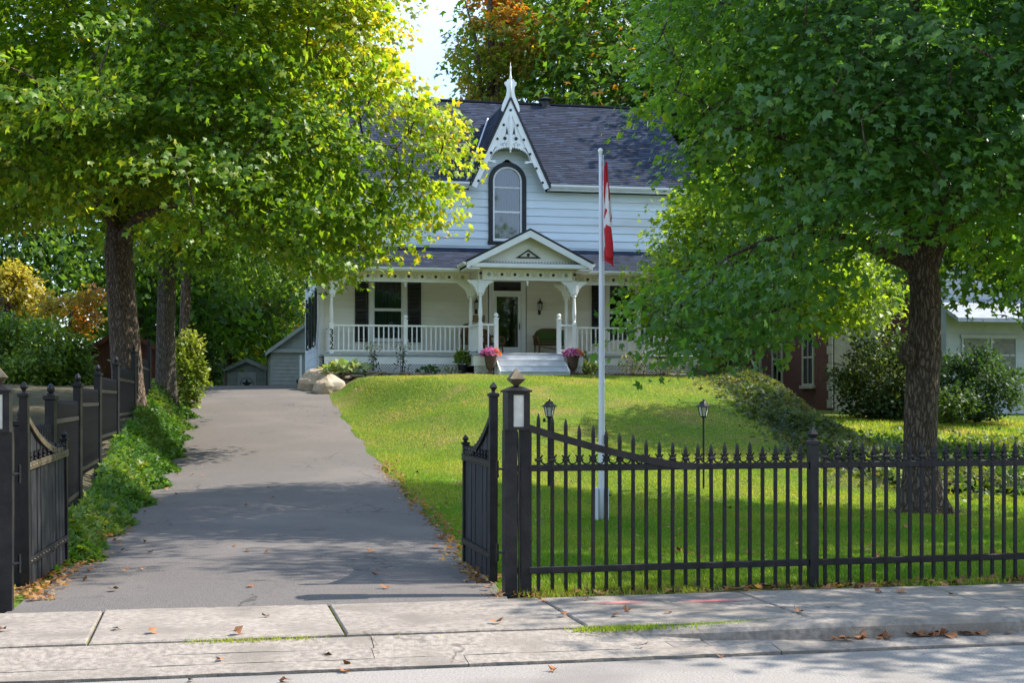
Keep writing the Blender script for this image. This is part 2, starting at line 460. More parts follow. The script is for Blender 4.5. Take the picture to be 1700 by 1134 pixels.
def mesh_np(name, V, F, m, cols=None, smooth=False):
    """fast mesh from numpy: F is (n,3) or (n,4); cols per vertex (n,3)"""
    me = bpy.data.meshes.new(name)
    k = F.shape[1]
    me.vertices.add(len(V)); me.loops.add(F.size); me.polygons.add(len(F))
    me.vertices.foreach_set('co', np.ascontiguousarray(V, dtype=np.float32).ravel())
    me.loops.foreach_set('vertex_index', np.ascontiguousarray(F, dtype=np.int32).ravel())
    me.polygons.foreach_set('loop_start', np.arange(0, F.size, k, dtype=np.int32))
    me.materials.append(M[m] if isinstance(m, str) else m)
    if cols is not None:
        a = me.color_attributes.new('Col', 'FLOAT_COLOR', 'POINT')
        c4 = np.ones((len(V), 4), np.float32); c4[:, :3] = cols
        a.data.foreach_set('color', c4.ravel())
    me.update(calc_edges=True)
    if smooth:
        me.polygons.foreach_set('use_smooth', np.ones(len(F), dtype=bool))
    return me

def norm(a):
    return a / np.maximum(np.linalg.norm(a, axis=-1, keepdims=True), 1e-9)

MAPLE = np.array([(0, 0.42, 0.05), (0, 0.08, 0), (-0.36, 0.02, -0.03), (-0.62, 0.52, -0.05), (-0.19, 0.58, 0.0), (0, 1.08, -0.06),
                  (0.19, 0.58, 0.0), (0.62, 0.52, -0.05), (0.36, 0.02, -0.03)], np.float32)
MAPLE_F = np.array([(0, i, i + 1) for i in range(1, 8)] + [(0, 8, 1)], np.int32)
OVAL = np.array([(0, 0, 0), (-0.34, 0.45, 0.05), (0, 1.0, -0.04), (0.34, 0.45, 0.05)], np.float32)
OVAL_F = np.array([(0, 3, 1), (3, 2, 1)], np.int32)
TRI3 = np.array([(0, 0, 0), (-0.55, 0.45, 0), (-0.12, 0.55, 0.03), (0, 1.05, -0.04), (0.12, 0.55, 0.03), (0.55, 0.45, 0)], np.float32)
TRI3_F = np.array([(0, 2, 1), (0, 4, 2), (0, 5, 4), (2, 4, 3)], np.int32)

def leaves_mesh(name, P, tip, nrm, size, cols, m, shape='maple'):
    """P positions, tip directions, nrm normals, size per leaf, cols per leaf"""
    T, F = {'maple': (MAPLE, MAPLE_F), 'oval': (OVAL, OVAL_F), 'tri': (TRI3, TRI3_F)}[shape]
    tip = norm(tip)
    side = norm(np.cross(tip, nrm))
    up = np.cross(side, tip)
    n, k = len(P), len(T)
    V = (P[:, None, :] + size[:, None, None] * (T[None, :, 0:1] * side[:, None, :] + T[None, :, 1:2] * tip[:, None, :] + T[None, :, 2:3] * up[:, None, :]))
    FF = (F[None, :, :] + (np.arange(n) * k)[:, None, None]).reshape(-1, 3)
    return mesh_np(name, V.reshape(-1, 3), FF, m, np.repeat(cols, k, axis=0))

# ------------------------------------------------------------------ the lie of the land
LA = R(12.0); LC, LS = math.cos(LA), math.sin(LA)
def lot(t, w):                       # street frame -> world
    return t * LC - w * LS, t * LS + w * LC
def sm(x):
    x = np.clip(x, 0, 1); return x * x * (3 - 2 * x)
EY = [8.0, 10.9, 17.6, 25.2, 36.0, 43.0, 52.0, 70.0]
EL = [-3.45, -3.80, -4.92, -6.14, -8.23, -9.65, -11.6, -15.0]
ER = [0.35, -0.05, -0.93, -2.24, -4.27, -5.65, -7.0, -10.5]
def edge_l(Y): return np.interp(Y, EY, EL)
def edge_r(Y): return np.interp(Y, EY, ER)
def drive_z(Y):
    k = 0
    for d in (-2.4, -1.2, 0, 1.2, 2.4):
        k = k + np.interp(np.asarray(Y) + d, [11, 17, 25, 36, 43, 47, 55, 300], [0.0, 0.02, 0.30, 1.10, 1.95, 2.10, 1.85, 1.8])
    return k / 5
def wob(X, Y):                       # gentle unevenness
    return 0.03 * np.sin(X * 1.1 + 0.7 * np.sin(Y * 0.6)) * np.sin(Y * 0.9 + 1.3) + 0.015 * np.sin(X * 2.7 + Y * 1.9)
def H(X, Y):
    X = np.asarray(X, float); Y = np.asarray(Y, float)
    s = Y * LC - X * LS - 11.3
    lawn = 2.28 * sm((s - 8.5) / 19.5)
    right = np.interp(s, [0, 10, 20, 28, 50], [0, 0, 0.55, 1.15, 1.7])
    g = lawn + (right - lawn) * sm((X - 5.9 - 0.02 * (Y - 27)) / 2.6) * sm((s - 8) / 6)
    dz = drive_z(Y)
    er, el = edge_r(Y), edge_l(Y)
    g = dz + (g - dz) * sm((X - er - 0.05) / np.interp(Y, [34, 42], [3.8, 1.0]))
    left = np.interp(s, [0, 3, 6, 9, 13, 17, 23, 32, 300], [0.02, 0.16, 0.36, 0.52, 0.80, 1.1, 1.5, 2.05, 2.1])
    g = np.where(X < el, dz + (left - dz) * sm((el - 0.05 - X) / 0.7), g)
    inside = (X > el) & (X < er)
    g = np.where(inside, dz - 0.03, g + wob(X, Y) * sm((s - 1) / 4))
    # kept low under the pavement and the road
    w = Y * LC - X * LS
    g = np.where(w < 11.14, np.where(w < 10.7, -0.40, -0.06), g)
    return g

T = np.unique(np.concatenate([np.linspace(-160, -16, 16), np.linspace(-16, 22, 130), np.linspace(22, 170, 16)]))
W = np.unique(np.concatenate([np.linspace(-60, 10.6, 12), [10.69, 10.72, 11.13, 11.15], np.linspace(11.3, 48, 150), np.linspace(48, 90, 20), np.linspace(90, 420, 14)]))
TT, WW = np.meshgrid(T, W)
GX, GY = TT * LC - WW * LS, TT * LS + WW * LC
GZ = H(GX, GY)
V = np.stack([GX, GY, GZ], -1).reshape(-1, 3)
nt_, nw_ = len(T), len(W)
idx = np.arange(nt_ * nw_).reshape(nw_, nt_)
F = np.stack([idx[:-1, :-1], idx[:-1, 1:], idx[1:, 1:], idx[1:, :-1]], -1).reshape(-1, 4)
me = mesh_np('ground', V, F, 'ground', smooth=True)
sa = me.attributes.new('soil', 'FLOAT', 'POINT')
Xf, Yf = V[:, 0], V[:, 1]
Wf = Yf * LC - Xf * LS; Tf = Xf * LC + Yf * LS
soil = np.zeros(len(V))
soil = np.maximum(soil, 0.85 * (Xf < edge_l(Yf) - 0.2) * (Wf < 48) * (Wf > 11))                   # neighbour's bare ground
soil = np.maximum(soil, 0.75 * sm((11.55 - Wf) / 0.3) * (Wf > 11))                               # verge under the fence
soil = np.maximum(soil, 0.9 * (np.hypot(Xf - 5.9, Yf - 20.4) < 0.75))
soil = np.maximum(soil, 0.9 * (np.abs(Xf - 6.5 - 0.02 * (Yf - 27)) < 1.0) * (Yf > 24) * (Yf < 42))
sa.data.foreach_set('value', soil.astype(np.float32))
tag(link('ground', me), 'sloping lawn and garden ground rising to the house', kind='structure')

# driveway: fine strip, a little above the ground sheet, with a crowned section
ys = np.linspace(10.62, 58, 110); kk = 9
dv, df = [], []
for i, y in enumerate(ys):
    l, r_ = float(edge_l(y)), float(edge_r(y))
    for k in range(kk):
        f = k / (kk - 1)
        wig = 0.05 * math.sin(y * 1.7) + 0.03 * math.sin(y * 4.1 + 1) if k in (0, kk - 1) else 0
        x = l + (r_ - l) * f + wig
        y0 = (11.06 + x * LS) / LC          # front edge follows the pavement
        yy = y if y > 14 else y0 + (14 - y0) * (y - 10.62) / (14 - 10.62)
        z = float(drive_z(yy)) + 0.012 + 0.03 * (1 - (2 * f - 1) ** 2) * (0 if i == 0 else 1) - (0.006 if i == 0 else 0)
        dv.append((x, yy, z))
for i in range(len(ys) - 1):
    for k in range(kk - 1):
        a = i * kk + k
        df.append((a, a + 1, a + kk + 1, a + kk))
o = MB().add(dv, df).build('driveway', 'asphalt', smooth=True)
tag(o, 'grey asphalt driveway climbing to the garage', kind='structure')

# street
mb = MB(); pts = [lot(-90, 8.99), lot(90, 8.99), lot(90, -14), lot(-90, -14)]
mb.add([(x, y, -0.115) for x, y in pts], [(3, 2, 1, 0)])
tag(mb.build('road', 'road'), 'sunlit grey asphalt street', kind='structure')

# pavement: cast slabs with open joints
walk = empty('sidewalk', (0, 0, 0)); tag(walk, 'concrete sidewalk of square slabs', kind='structure')
for k in range(-9, 12):
    t0, t1 = 0.9 + 1.68 * k + 0.009, 0.9 + 1.68 * (k + 1) - 0.009
    dz = [rnd.uniform(-0.006, 0.006) for _ in range(4)]
    nx = 10
    jag = lambda: rnd.uniform(-0.008, 0.008)
    front = [(t0 + (t1 - t0) * i / nx, 9.635 + jag()) for i in range(nx + 1)]
    back = [(t1 - (t1 - t0) * i / nx, 11.085 + jag()) for i in range(nx + 1)]
    ring = front + back
    def zt(t, w):
        a, b = (t - t0) / (t1 - t0), (w - 9.635) / 1.45
        return 0.02 + (dz[0] * (1 - a) + dz[1] * a) * (1 - b) + (dz[2] * (1 - a) + dz[3] * a) * b
    def rg(ins, drop):
        out = []
        tc, wc = (t0 + t1) / 2, 10.36
        for t, w in ring:
            tt = t + ins * (1 if t < tc else -1) * (1 if abs(t - tc) > 0.8 else 0)
            ww = w + ins * (1 if w < wc else -1)
            x, y = lot(tt, ww); out.append((x, y, zt(t, w) - drop))
        return out
    m_ = MB().loft([rg(0, 0.12), rg(0, 0.010), rg(0.010, 0.0)])
    m_.build('slab', 'concrete', walk)
# packed dirt and moss filling the joints
mb = MB(); p4 = [lot(-14.5, 9.60), lot(20, 9.60), lot(20, 11.12), lot(-14.5, 11.12)]
mb.add([(x, y, -0.006) for x, y in p4], [(0, 1, 2, 3)])
tag(mb.build('joint_fill', 'soil'), 'dark soil showing in the sidewalk joints', kind='structure')

# dropped kerb: three long concrete strips in front of the gate, falling to the road
apron = empty('driveway_apron'); tag(apron, 'worn concrete strips between sidewalk and road', kind='structure')
for (w0, w1, z0, z1, tA, tB) in ((9.02, 9.20, -0.098, -0.075, -16, 18), (9.215, 9.40, -0.075, -0.04, -16, 3.35), (9.412, 9.612, -0.042, 0.004, -16, 3.35), (9.215, 9.42, -0.080, -0.076, 3.36, 18)):
    t = tA; 
    while t < tB - 0.2:
        t2 = min(t + rnd.uniform(1.9, 3.4), tB)
        n = 12
        A = [(t + (t2 - t) * i / n, w0 + rnd.uniform(-0.008, 0.008), z0 + rnd.uniform(-0.003, 0.003)) for i in range(n + 1)]
        B = [(t + (t2 - t) * i / n, w1 + rnd.uniform(-0.008, 0.008), z1 + rnd.uniform(-0.003, 0.003)) for i in range(n + 1)]
        if w0 > 9.2 and tA < 0:              # the dropped strips sink to gutter level where the kerb rises
            dip = lambda t_: float(sm((t_ - 2.2) / 1.1))
            A = [(a[0], a[1], a[2] + (min(a[2], -0.078) - a[2]) * dip(a[0])) for a in A]
            B = [(b[0], b[1], b[2] + (min(b[2], -0.077 if w1 < 9.5 else -0.02) - b[2]) * dip(b[0])) for b in B]
        top = []
        for (a, b) in zip(A, B):
            xa, ya = lot(a[0], a[1]); xb, yb = lot(b[0], b[1])
            top.append([(xa, ya, a[2]), (xb, yb, b[2]), (xb, yb, b[2] - 0.12), (xa, ya, a[2] - 0.12)])
        MB().loft(top).build('concrete_strip', 'concrete', apron)
        t = t2 + 0.006
# raised kerb on the right with a rounded nose
rings = []
for t in [2.7, 2.85, 3.0, 3.2, 3.42, 3.62, 3.8, 4.05, 4.35, 4.8] + [4.8 + 0.35 * i for i in range(1, 38)]:
    q = min(1, max(0, (t - 2.7) / 1.7)); q = q * q * (3 - 2 * q)
    zt_ = -0.006 + 0.041 * q + 0.004 * math.sin(t * 3.1)
    wf = 9.53 - 0.23 * q ** 0.8 + 0.012 * math.sin(t * 2.3)
    sec = [(9.618, -0.2), (9.618, zt_), (wf + 0.10, zt_ + 0.004), (wf + 0.035, zt_ - 0.008), (wf + 0.008, zt_ - 0.035), (wf - 0.02, -0.2)]
    rings.append([(*lot(t, w), z) for w, z in sec])
kerb = MB().loft(rings).build('kerb', 'concrete', smooth=False)
tag(kerb, 'low rounded concrete kerb along the sidewalk', kind='structure')

# sprayed pink utility marks, thin skins of paint on the slabs
def paint_mat():
    m, nt, p = _nodes('pink_spray_paint')
    L = nt.links.new
    tc = nt.nodes.new('ShaderNodeTexCoord')
    n = nt.nodes.new('ShaderNodeTexNoise'); n.inputs['Scale'].default_value = 9; n.inputs['Detail'].default_value = 9
    L(tc.outputs['Object'], n.inputs['Vector'])
    gr = nt.nodes.new('ShaderNodeTexGradient'); gr.gradient_type = 'SPHERICAL'
    L(tc.outputs['Object'], gr.inputs['Vector'])
    mu = nt.nodes.new('ShaderNodeMath'); mu.operation = 'MULTIPLY'
    L(n.outputs[0], mu.inputs[0]); L(gr.outputs[0], mu.inputs[1])
    mr = nt.nodes.new('ShaderNodeMapRange'); mr.inputs[1].default_value = 0.06; mr.inputs[2].default_value = 0.55; mr.inputs[4].default_value = 0.75
    L(mu.outputs[0], mr.inputs[0])
    p.inputs['Base Color'].default_value = (0.75, 0.16, 0.18, 1)
    p.inputs['Roughness'].default_value = 0.9
    L(mr.outputs[0], p.inputs['Alpha'])
    return m
M['paint'] = paint_mat()
for (px, py, ln) in ((1030, 1003, 0.30), (1185, 1000, 0.36)):
    Y = 1.58 * 2361 / (py - 665); X = (px - 850) / 2361 * Y
    n = 18
    o = MB().add([(math.cos(2 * math.pi * i / n), math.sin(2 * math.pi * i / n), 0) for i in range(n)], [tuple(range(n))]).build('paint_mark', 'paint', walk)
    o.location = (X, Y, 0.032); o.rotation_euler = (0, 0, LA); o.scale = (ln, 0.10, 1)

# ------------------------------------------------------------------ grass
def grass(name, XY, hgt, wid, seed, dry=0.35, zfun=None, label='', lush=0.0):
    g = np.random.default_rng(seed)
    X, Y = XY[:, 0], XY[:, 1]; n = len(X)
    Z = H(X, Y) if zfun is None else zfun(X, Y)
    h = hgt * g.uniform(0.55, 1.25, n); wd = wid * g.uniform(0.7, 1.3, n)
    a = g.uniform(0, 2 * np.pi, n); ln = g.uniform(0.1, 0.9, n) * h
    b = g.uniform(0, 2 * np.pi, n)
    P = np.stack([X, Y, Z - 0.005], -1)
    sd = np.stack([np.cos(a), np.sin(a), np.zeros(n)], -1) * wd[:, None]
    tp = P + np.stack([np.cos(b) * ln, np.sin(b) * ln, h], -1)
    V = np.stack([P - sd, P + sd, tp], 1).reshape(-1, 3)
    F = np.arange(3 * n).reshape(-1, 3)
    f = 0.5 + 0.25 * np.sin(X * 1.9 + 2 * np.sin(Y * 0.8)) + 0.25 * np.sin(Y * 1.5 + X * 0.6 + 1.7)
    dr = dry * np.clip(0.42 + (Y - 17) / 16, 0.42, 1.15)
    q = np.clip(dr * (0.35 + 1.1 * f) + g.normal(0, 0.14, n), 0, 1)[:, None]
    green = np.array([0.080, 0.205, 0.014]); yel = np.array([0.30, 0.34, 0.045]); straw = np.array([0.42, 0.32, 0.14])
    c = np.where(q < 0.6, green + (yel - green) * q / 0.6, yel + (straw - yel) * (q - 0.6) / 0.4)
    c *= g.uniform(0.75, 1.25, n)[:, None]
    me = mesh_np(name, V, F, 'grass', np.repeat(c, 3, axis=0))
    return tag(link(name, me), label, kind='stuff')

g = np.random.default_rng(3)
def lawn_pts(n, y0, y1, x1, seed):
    g = np.random.default_rng(seed)
    X = g.uniform(-7.5, x1, int(n * 2.6)); Y = g.uniform(y0, y1, int(n * 2.6))
    w = Y * LC - X * LS
    k = (X > edge_r(Y) + 0.03 + 0.08 * np.sin(Y * 3) ** 2) & (w > 11.50 + 0.12 * np.sin(X * 5 + np.sin(X * 2.3))) & (w < 43.9 - 0.98 * 0)
    k &= np.abs(X) < (Y * 0.40 + 0.6)
    k &= np.hypot(X - 5.9, Y - 20.4) > 0.45 + 0.25 * g.random(len(X))
    k &= w < 41.55
    k &= X < 7.4 + 0.0 * Y + np.where(Y < 23, 4, np.where(Y < 26, 1.0, -0.6))
    return np.stack([X[k], Y[k]], -1)[:n]
grass('lawn_grass', np.concatenate([lawn_pts(230000, 11.3, 19.5, 9.5, 11), lawn_pts(160000, 19.5, 28, 9, 12), lawn_pts(120000, 28, 44, 8, 13)]),
      0.040, 0.0058, 5, dry=0.5, label='short lawn grass with dry yellow patches')
# rank grass: fence line, edge of the pavement, driveway edge
def line_pts(n, t0, t1, w0, sd, seed, patch=0.0):
    g = np.random.default_rng(seed)
    t = g.uniform(t0, t1, n * 3); w = w0 + g.normal(0, sd, n * 3)
    k = (np.sin(t * 2.1 + 1) + 0.6 * np.sin(t * 5.3) + g.normal(0, 0.35, n * 3)) > patch
    t, w = t[k][:n], w[k][:n]
    return np.stack([t * LC - w * LS, t * LS + w * LC], -1)
grass('fence_line_grass', np.concatenate([line_pts(5200, 2.3, 9.5, 11.50, 0.10, 21, -0.3), line_pts(900, 2.0, 9, 11.25, 0.06, 22, 0.5)]), 0.065, 0.005, 6, dry=0.7, label='ragged grass along the foot of the fence')
flat = lambda X, Y: np.zeros_like(X) + 0.0
grass('kerb_weeds', np.concatenate([line_pts(2200, 1.5, 4.4, 9.595, 0.045, 23, 0.5), line_pts(1000, -4.5, 1.8, 9.615, 0.02, 24, 0.5), line_pts(900, 4.3, 9, 9.625, 0.012, 25, 0.7)]),
      0.032, 0.0045, 7, dry=1.5, zfun=flat, label='low moss and weeds at the sidewalk edge')
gj = np.random.default_rng(8)
jp = []
for k, dens in ((-1, 40), (0, 170), (1, 30), (2, 110), (3, 60)):
    t = 0.9 + 1.68 * k + gj.normal(0, 0.012, dens); w = gj.uniform(9.64, 11.08, dens)
    jp.append(np.stack([t * LC - w * LS, t * LS + w * LC], -1))
grass('joint_weeds', np.concatenate(jp), 0.018, 0.0045, 9, dry=0.9, zfun=flat, label='tiny weeds growing in the sidewalk joints')

# ------------------------------------------------------------------ the house
HA = R(11.5); HC, HS = math.cos(HA), math.sin(HA)
HX, HY, HZ = -0.16, 47.0, 2.28
def hw(u, v):                       # house frame -> world x, y
    return HX + u * HC - v * HS, HY + u * HS + v * HC
house = empty('house', (HX, HY, HZ), HA)
tag(house, 'white clapboard house with steep carved front gable, grey shingle roof and porch', 'house')
def hb(mb, name, m, parent=house, smooth=False):
    """house pieces are written with real heights; the root stands on the ground at HZ"""
    return mb.build(name, m, parent, (0, 0, -HZ), smooth)

Z_DECK, Z_EAVE, Z_RIDGE, Z_PR, Z_PE = 3.05, 8.62, 12.40, 6.62, 5.72
U_H = 6.1
D_H = 9.0
GA, GW = 11.50, 1.30                # gable apex height, half width at the eave

# openings in the front wall: (u0, u1, z0, z1, arch centre height or None)
OPEN = [(-0.62, 0.62, Z_DECK, 5.52, None), (-4.52, -3.38, 3.55, 5.52, None), (3.38, 4.52, 3.55, 5.52, None), (-0.58, 0.58, 6.98, 9.42, 8.84)]
def half_open(o, z):
    """half width of an opening at height z, None outside it"""
    u0, u1, z0, z1, ac = o
    if z < z0 - 1e-6 or z > z1 + 1e-6:
        return None
    r = (u1 - u0) / 2
    if ac is not None and z > ac:
        d = r * r - (z - ac) ** 2
        return math.sqrt(d) if d > 0 else None
    return r
def wall_half(z):
    return U_H if z <= Z_EAVE else max(0.0, (GA - 0.05 - z) / (GA - Z_EAVE) * GW)
wall = MB().box(-U_H + 0.03, U_H - 0.03, D_H - 0.1, D_H, HZ - 0.3, Z_EAVE)
wall.box(U_H - 0.1, U_H - 0.03, 0.05, D_H - 0.1, HZ - 0.3, Z_EAVE)
wall.box(-U_H + 0.03, -U_H + 0.1, 0.05, D_H - 0.1, HZ - 0.3, Z_EAVE)
for sx in (-1, 1):                   # side gable triangles
    x0, x1 = (-U_H + 0.03, -U_H + 0.1) if sx < 0 else (U_H - 0.1, U_H - 0.03)
    wall.add([(x0, 0.05, Z_EAVE), (x0, D_H, Z_EAVE), (x0, D_H / 2, Z_RIDGE - 0.15), (x1, 0.05, Z_EAVE), (x1, D_H, Z_EAVE), (x1, D_H / 2, Z_RIDGE - 0.15)],
             [(0, 2, 1), (3, 4, 5), (0, 1, 4, 3), (1, 2, 5, 4), (2, 0, 3, 5)])
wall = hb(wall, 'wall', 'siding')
# clapboards of the front, one object each, cut round the openings and up the gable
COURSE = 0.262
def clap(u0b, u1b, u0t, u1t, z, h, parent, name='siding_board', m='siding', y=0.0):
    b, t = 0.036, 0.004
    vs = [(u0b, y - b, z), (u1b, y - b, z), (u1t, y - t, z + h), (u0t, y - t, z + h),
          (u0b, y + 0.03, z), (u1b, y + 0.03, z), (u1t, y + 0.03, z + h), (u0t, y + 0.03, z + h)]
    fs = [(0, 1, 2, 3), (5, 4, 7, 6), (1, 0, 4, 5), (3, 2, 6, 7), (0, 3, 7, 4), (2, 1, 5, 6)]
    return hb(MB().add(vs, fs), name, m, parent)
z = 2.75
while z < GA - 0.25:
    h = COURSE + 0.012
    za, zb = z, z + COURSE
    spans = [(-wall_half(za), wall_half(za), -wall_half(zb), wall_half(zb))] if not (za < Z_EAVE < zb) else [(-U_H, U_H, -U_H, U_H)]
    if za >= Z_EAVE - 0.3:
        spans = [(-min(GW, wall_half(za)), min(GW, wall_half(za)), -min(GW, wall_half(zb)), min(GW, wall_half(zb)))]
    for o in OPEN:
        zm0, zm1 = max(za, o[2]), min(zb, o[3])
        if zm1 - zm0 < 0.02:
            continue
        cu = (o[0] + o[1]) / 2
        ha, hb_ = half_open(o, za + 0.001), half_open(o, zb - 0.001)
        ha = half_open(o, zm0 + 0.001) if ha is None else ha
        hb_ = (0.0 if o[4] is not None and zb > o[4] else half_open(o, zm1 - 0.001)) if hb_ is None else hb_
        ha, hb_ = (ha or 0) + 0.03, (hb_ or 0) + 0.03
        new = []
        for (a, b, c, d) in spans:
            if b <= cu - ha or a >= cu + ha:
                new.append((a, b, c, d))
            else:
                if cu - ha > a: new.append((a, cu - ha, c, cu - hb_))
                if cu + ha < b: new.append((cu + ha, b, cu + hb_, d))
        spans = new
    for (a, b, c, d) in spans:
        if b - a > 0.04:
            clap(a, b, c, d, za, h, wall, m='bouncesiding' if zb < Z_PR else 'siding')
    z += COURSE
# left side clapboards (seen edge-on beside the porch)
z = HZ
sb = None
while z < Z_EAVE - 0.1:
    mbs = MB().box(-U_H - 0.022, -U_H + 0.03, 0.03, D_H, z, z + 0.012).box(-U_H - 0.012, -U_H + 0.03, 0.03, D_H, z + 0.012, z + COURSE - 0.004)
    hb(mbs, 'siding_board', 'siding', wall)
    z += COURSE
for u in (-U_H, U_H):
    hb(MB().box(u - 0.07, u + 0.07, -0.045, 0.09, HZ, Z_EAVE - 0.1), 'corner_board', 'white', wall)
# side windows with dark shutters, left wall
for v0 in (2.2, 5.6):
    for zz in (3.5, 6.6):
        w_ = hb(MB().box(-U_H - 0.06, -U_H - 0.015, v0, v0 + 1.1, zz, zz + 1.75), 'side_window', 'white')
        hb(MB().box(-U_H - 0.07, -U_H - 0.061, v0 + 0.1, v0 + 1.0, zz + 0.1, zz + 1.65), 'pane', 'glass', w_)
        for k in (-0.52, 1.12):
            hb(MB().box(-U_H - 0.09, -U_H - 0.02, v0 + k, v0 + k + 0.5, zz - 0.05, zz + 1.8), 'shutter', 'blacktrim')
# room behind the windows
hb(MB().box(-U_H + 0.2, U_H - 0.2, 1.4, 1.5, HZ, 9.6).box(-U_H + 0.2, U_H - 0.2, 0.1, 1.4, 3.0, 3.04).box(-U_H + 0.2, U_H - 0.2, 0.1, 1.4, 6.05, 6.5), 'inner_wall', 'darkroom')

# ---- windows
def sash_window(cu, z0, z1, w, name='window'):
    """white trim, frame, two sashes with meeting rail, lace curtain"""
    f = MB()
    t = 0.13
    for (a, b) in ((cu - w / 2 - t, cu - w / 2 + 0.01), (cu + w / 2 - 0.01, cu + w / 2 + t)):
        f.bbox(a, b, -0.055, 0.05, z0 - 0.02, z1 + 0.12)
    f.bbox(cu - w / 2 - t - 0.02, cu + w / 2 + t + 0.02, -0.065, 0.05, z1 + 0.121, z1 + 0.27)
    fr = hb(f, name, 'white')
    hb(MB().bbox(cu - w / 2 - t - 0.04, cu + w / 2 + t + 0.04, -0.11, 0.05, z0 - 0.09, z0 - 0.021), 'sill', 'white', fr)
    zm = (z0 + z1) / 2 + 0.05
    for (a, b, y) in ((zm + 0.001, z1 + 0.12, 0.0), (z0 - 0.02, zm, 0.028)):
        s = MB()
        s.box(cu - w / 2 + 0.011, cu - w / 2 + 0.055, y, y + 0.025, a, b).box(cu + w / 2 - 0.055, cu + w / 2 - 0.011, y, y + 0.025, a, b)
        s.box(cu - w / 2 + 0.0551, cu + w / 2 - 0.0551, y, y + 0.025, a, a + 0.045).box(cu - w / 2 + 0.0551, cu + w / 2 - 0.0551, y, y + 0.025, b - 0.045, b)
        hb(s, 'sash', 'white', fr)
        hb(MB().box(cu - w / 2 + 0.05, cu + w / 2 - 0.05, y + 0.010, y + 0.014, a + 0.04, b - 0.04), 'pane', 'glass', fr)
    curtain(cu - w / 2, cu + w / 2, z0, z1 + 0.1, fr)
    return fr
def curtain(u0, u1, z0, z1, parent, name='curtain', half=None):
    vs, fs = [], []
    n = 64
    for i in range(n + 1):
        u = u0 + (u1 - u0) * i / n
        y = 0.17 + 0.022 * math.sin(i * 1.05) + 0.01 * math.sin(i * 0.37)
        zt = z1 if half is None else half(u, z1)
        vs += [(u, y, z0), (u, y * 1.0 + 0.004, zt)]
    gap = n // 2
    for i in range(n):
        if i == gap: continue
        fs.append((2 * i, 2 * i + 2, 2 * i + 3, 2 * i + 1))
    return hb(MB().add(vs, fs), name, 'curtain', parent)
wl = sash_window(-3.95, 3.6, 5.40, 0.98)
wr = sash_window(3.95, 3.6, 5.40, 0.98)
# louvred shutters
for cu in (-3.95, 3.95):
    for s in (-1, 1):
        a = cu + s * 0.86
        m_ = MB().box(a - 0.215, a - 0.165, -0.075, -0.03, 3.5, 5.6).box(a + 0.165, a + 0.215, -0.075, -0.03, 3.5, 5.6)
        for zz in (3.5, 4.5, 5.52):
            m_.box(a - 0.1649, a + 0.1649, -0.073, -0.03, zz, zz + 0.08)
        sh = hb(m_, 'shutter', 'blacktrim')
        sl = MB()
        zz = 3.6
        while zz < 5.5:
            sl.add([(a - 0.16, -0.062, zz), (a + 0.16, -0.062, zz), (a + 0.16, -0.035, zz + 0.035), (a - 0.16, -0.035, zz + 0.035),
                    (a - 0.16, -0.054, zz - 0.006), (a + 0.16, -0.054, zz - 0.006), (a + 0.16, -0.03, zz + 0.028), (a - 0.16, -0.03, zz + 0.028)],
                   [(0, 1, 2, 3), (5, 4, 7, 6), (1, 0, 4, 5), (3, 2, 6, 7)])
            zz += 0.045
        tag(hb(sl, 'louvres', 'blacktrim', sh), kind='stuff')
# arched window in the gable
def arc(cx, cz, r, n=20, a0=0, a1=180):
    return [(cx + r * math.cos(R(a0 + (a1 - a0) * i / n)), cz + r * math.sin(R(a0 + (a1 - a0) * i / n))) for i in range(n + 1)]
def archline(r, z0, ac):
    return [(r, z0)] + arc(0, ac, r) + [(-r, z0)]
f = MB().strip(archline(0.635, 6.86, 8.84), archline(0.49, 6.86, 8.84), -0.07, 0.06)
f.bbox(-0.66, 0.66, -0.095, 0.05, 6.76, 6.859)
aw = hb(f, 'arched_window', 'blacktrim')
hb(MB().strip(archline(0.489, 6.861, 8.84), archline(0.43, 6.861, 8.84), -0.045, 0.05), 'casing', 'white', aw)
s = MB().box(-0.4299, 0.4299, -0.02, 0.03, 6.861, 6.93).box(-0.4299, 0.4299, -0.02, 0.03, 7.80, 7.86).box(-0.4299, 0.4299, -0.012, 0.03, 8.62, 8.66)
hb(s, 'sash', 'white', aw)
pts = archline(0.428, 6.87, 8.84)
hb(MB().prism(list(reversed(pts)), 0.008, 0.012), 'pane', 'glass', aw)
curtain(-0.47, 0.47, 6.8, 9.3, aw)
# door: storm door with full glass, transom, panelled casing
dm = MB()
for s_ in (-1, 1):
    dm.bbox(*sorted((s_ * 0.62, s_ * 0.46)), -0.06, 0.08, Z_DECK, 5.52)
dm.bbox(-0.66, 0.66, -0.075, 0.08, 5.521, 5.64)
dm.box(-0.459, 0.459, -0.05, 0.08, 5.14, 5.22)
door_frame = hb(dm, 'door_frame', 'white')
hb(MB().box(-0.459, 0.459, 0.0, 0.006, 5.22, 5.52), 'transom_pane', 'doorglass', door_frame)
dr = MB().box(-0.455, -0.36, -0.03, 0.02, Z_DECK + 0.01, 5.135).box(0.36, 0.455, -0.03, 0.02, Z_DECK + 0.01, 5.135)
dr.box(-0.3599, 0.3599, -0.03, 0.02, Z_DECK + 0.01, 3.36).box(-0.3599, 0.3599, -0.03, 0.02, 5.03, 5.135)
door = hb(dr, 'door', 'white')
hb(MB().box(-0.37, 0.37, -0.008, -0.002, 3.35, 5.04), 'pane', 'doorglass', door)
hb(MB().box(0.395, 0.42, -0.075, -0.031, 3.95, 4.12).lathe([(0.018, 4.14), (0.018, 4.16)], 8, (0.407, -0.05)), 'handle', 'blacktrim', door)

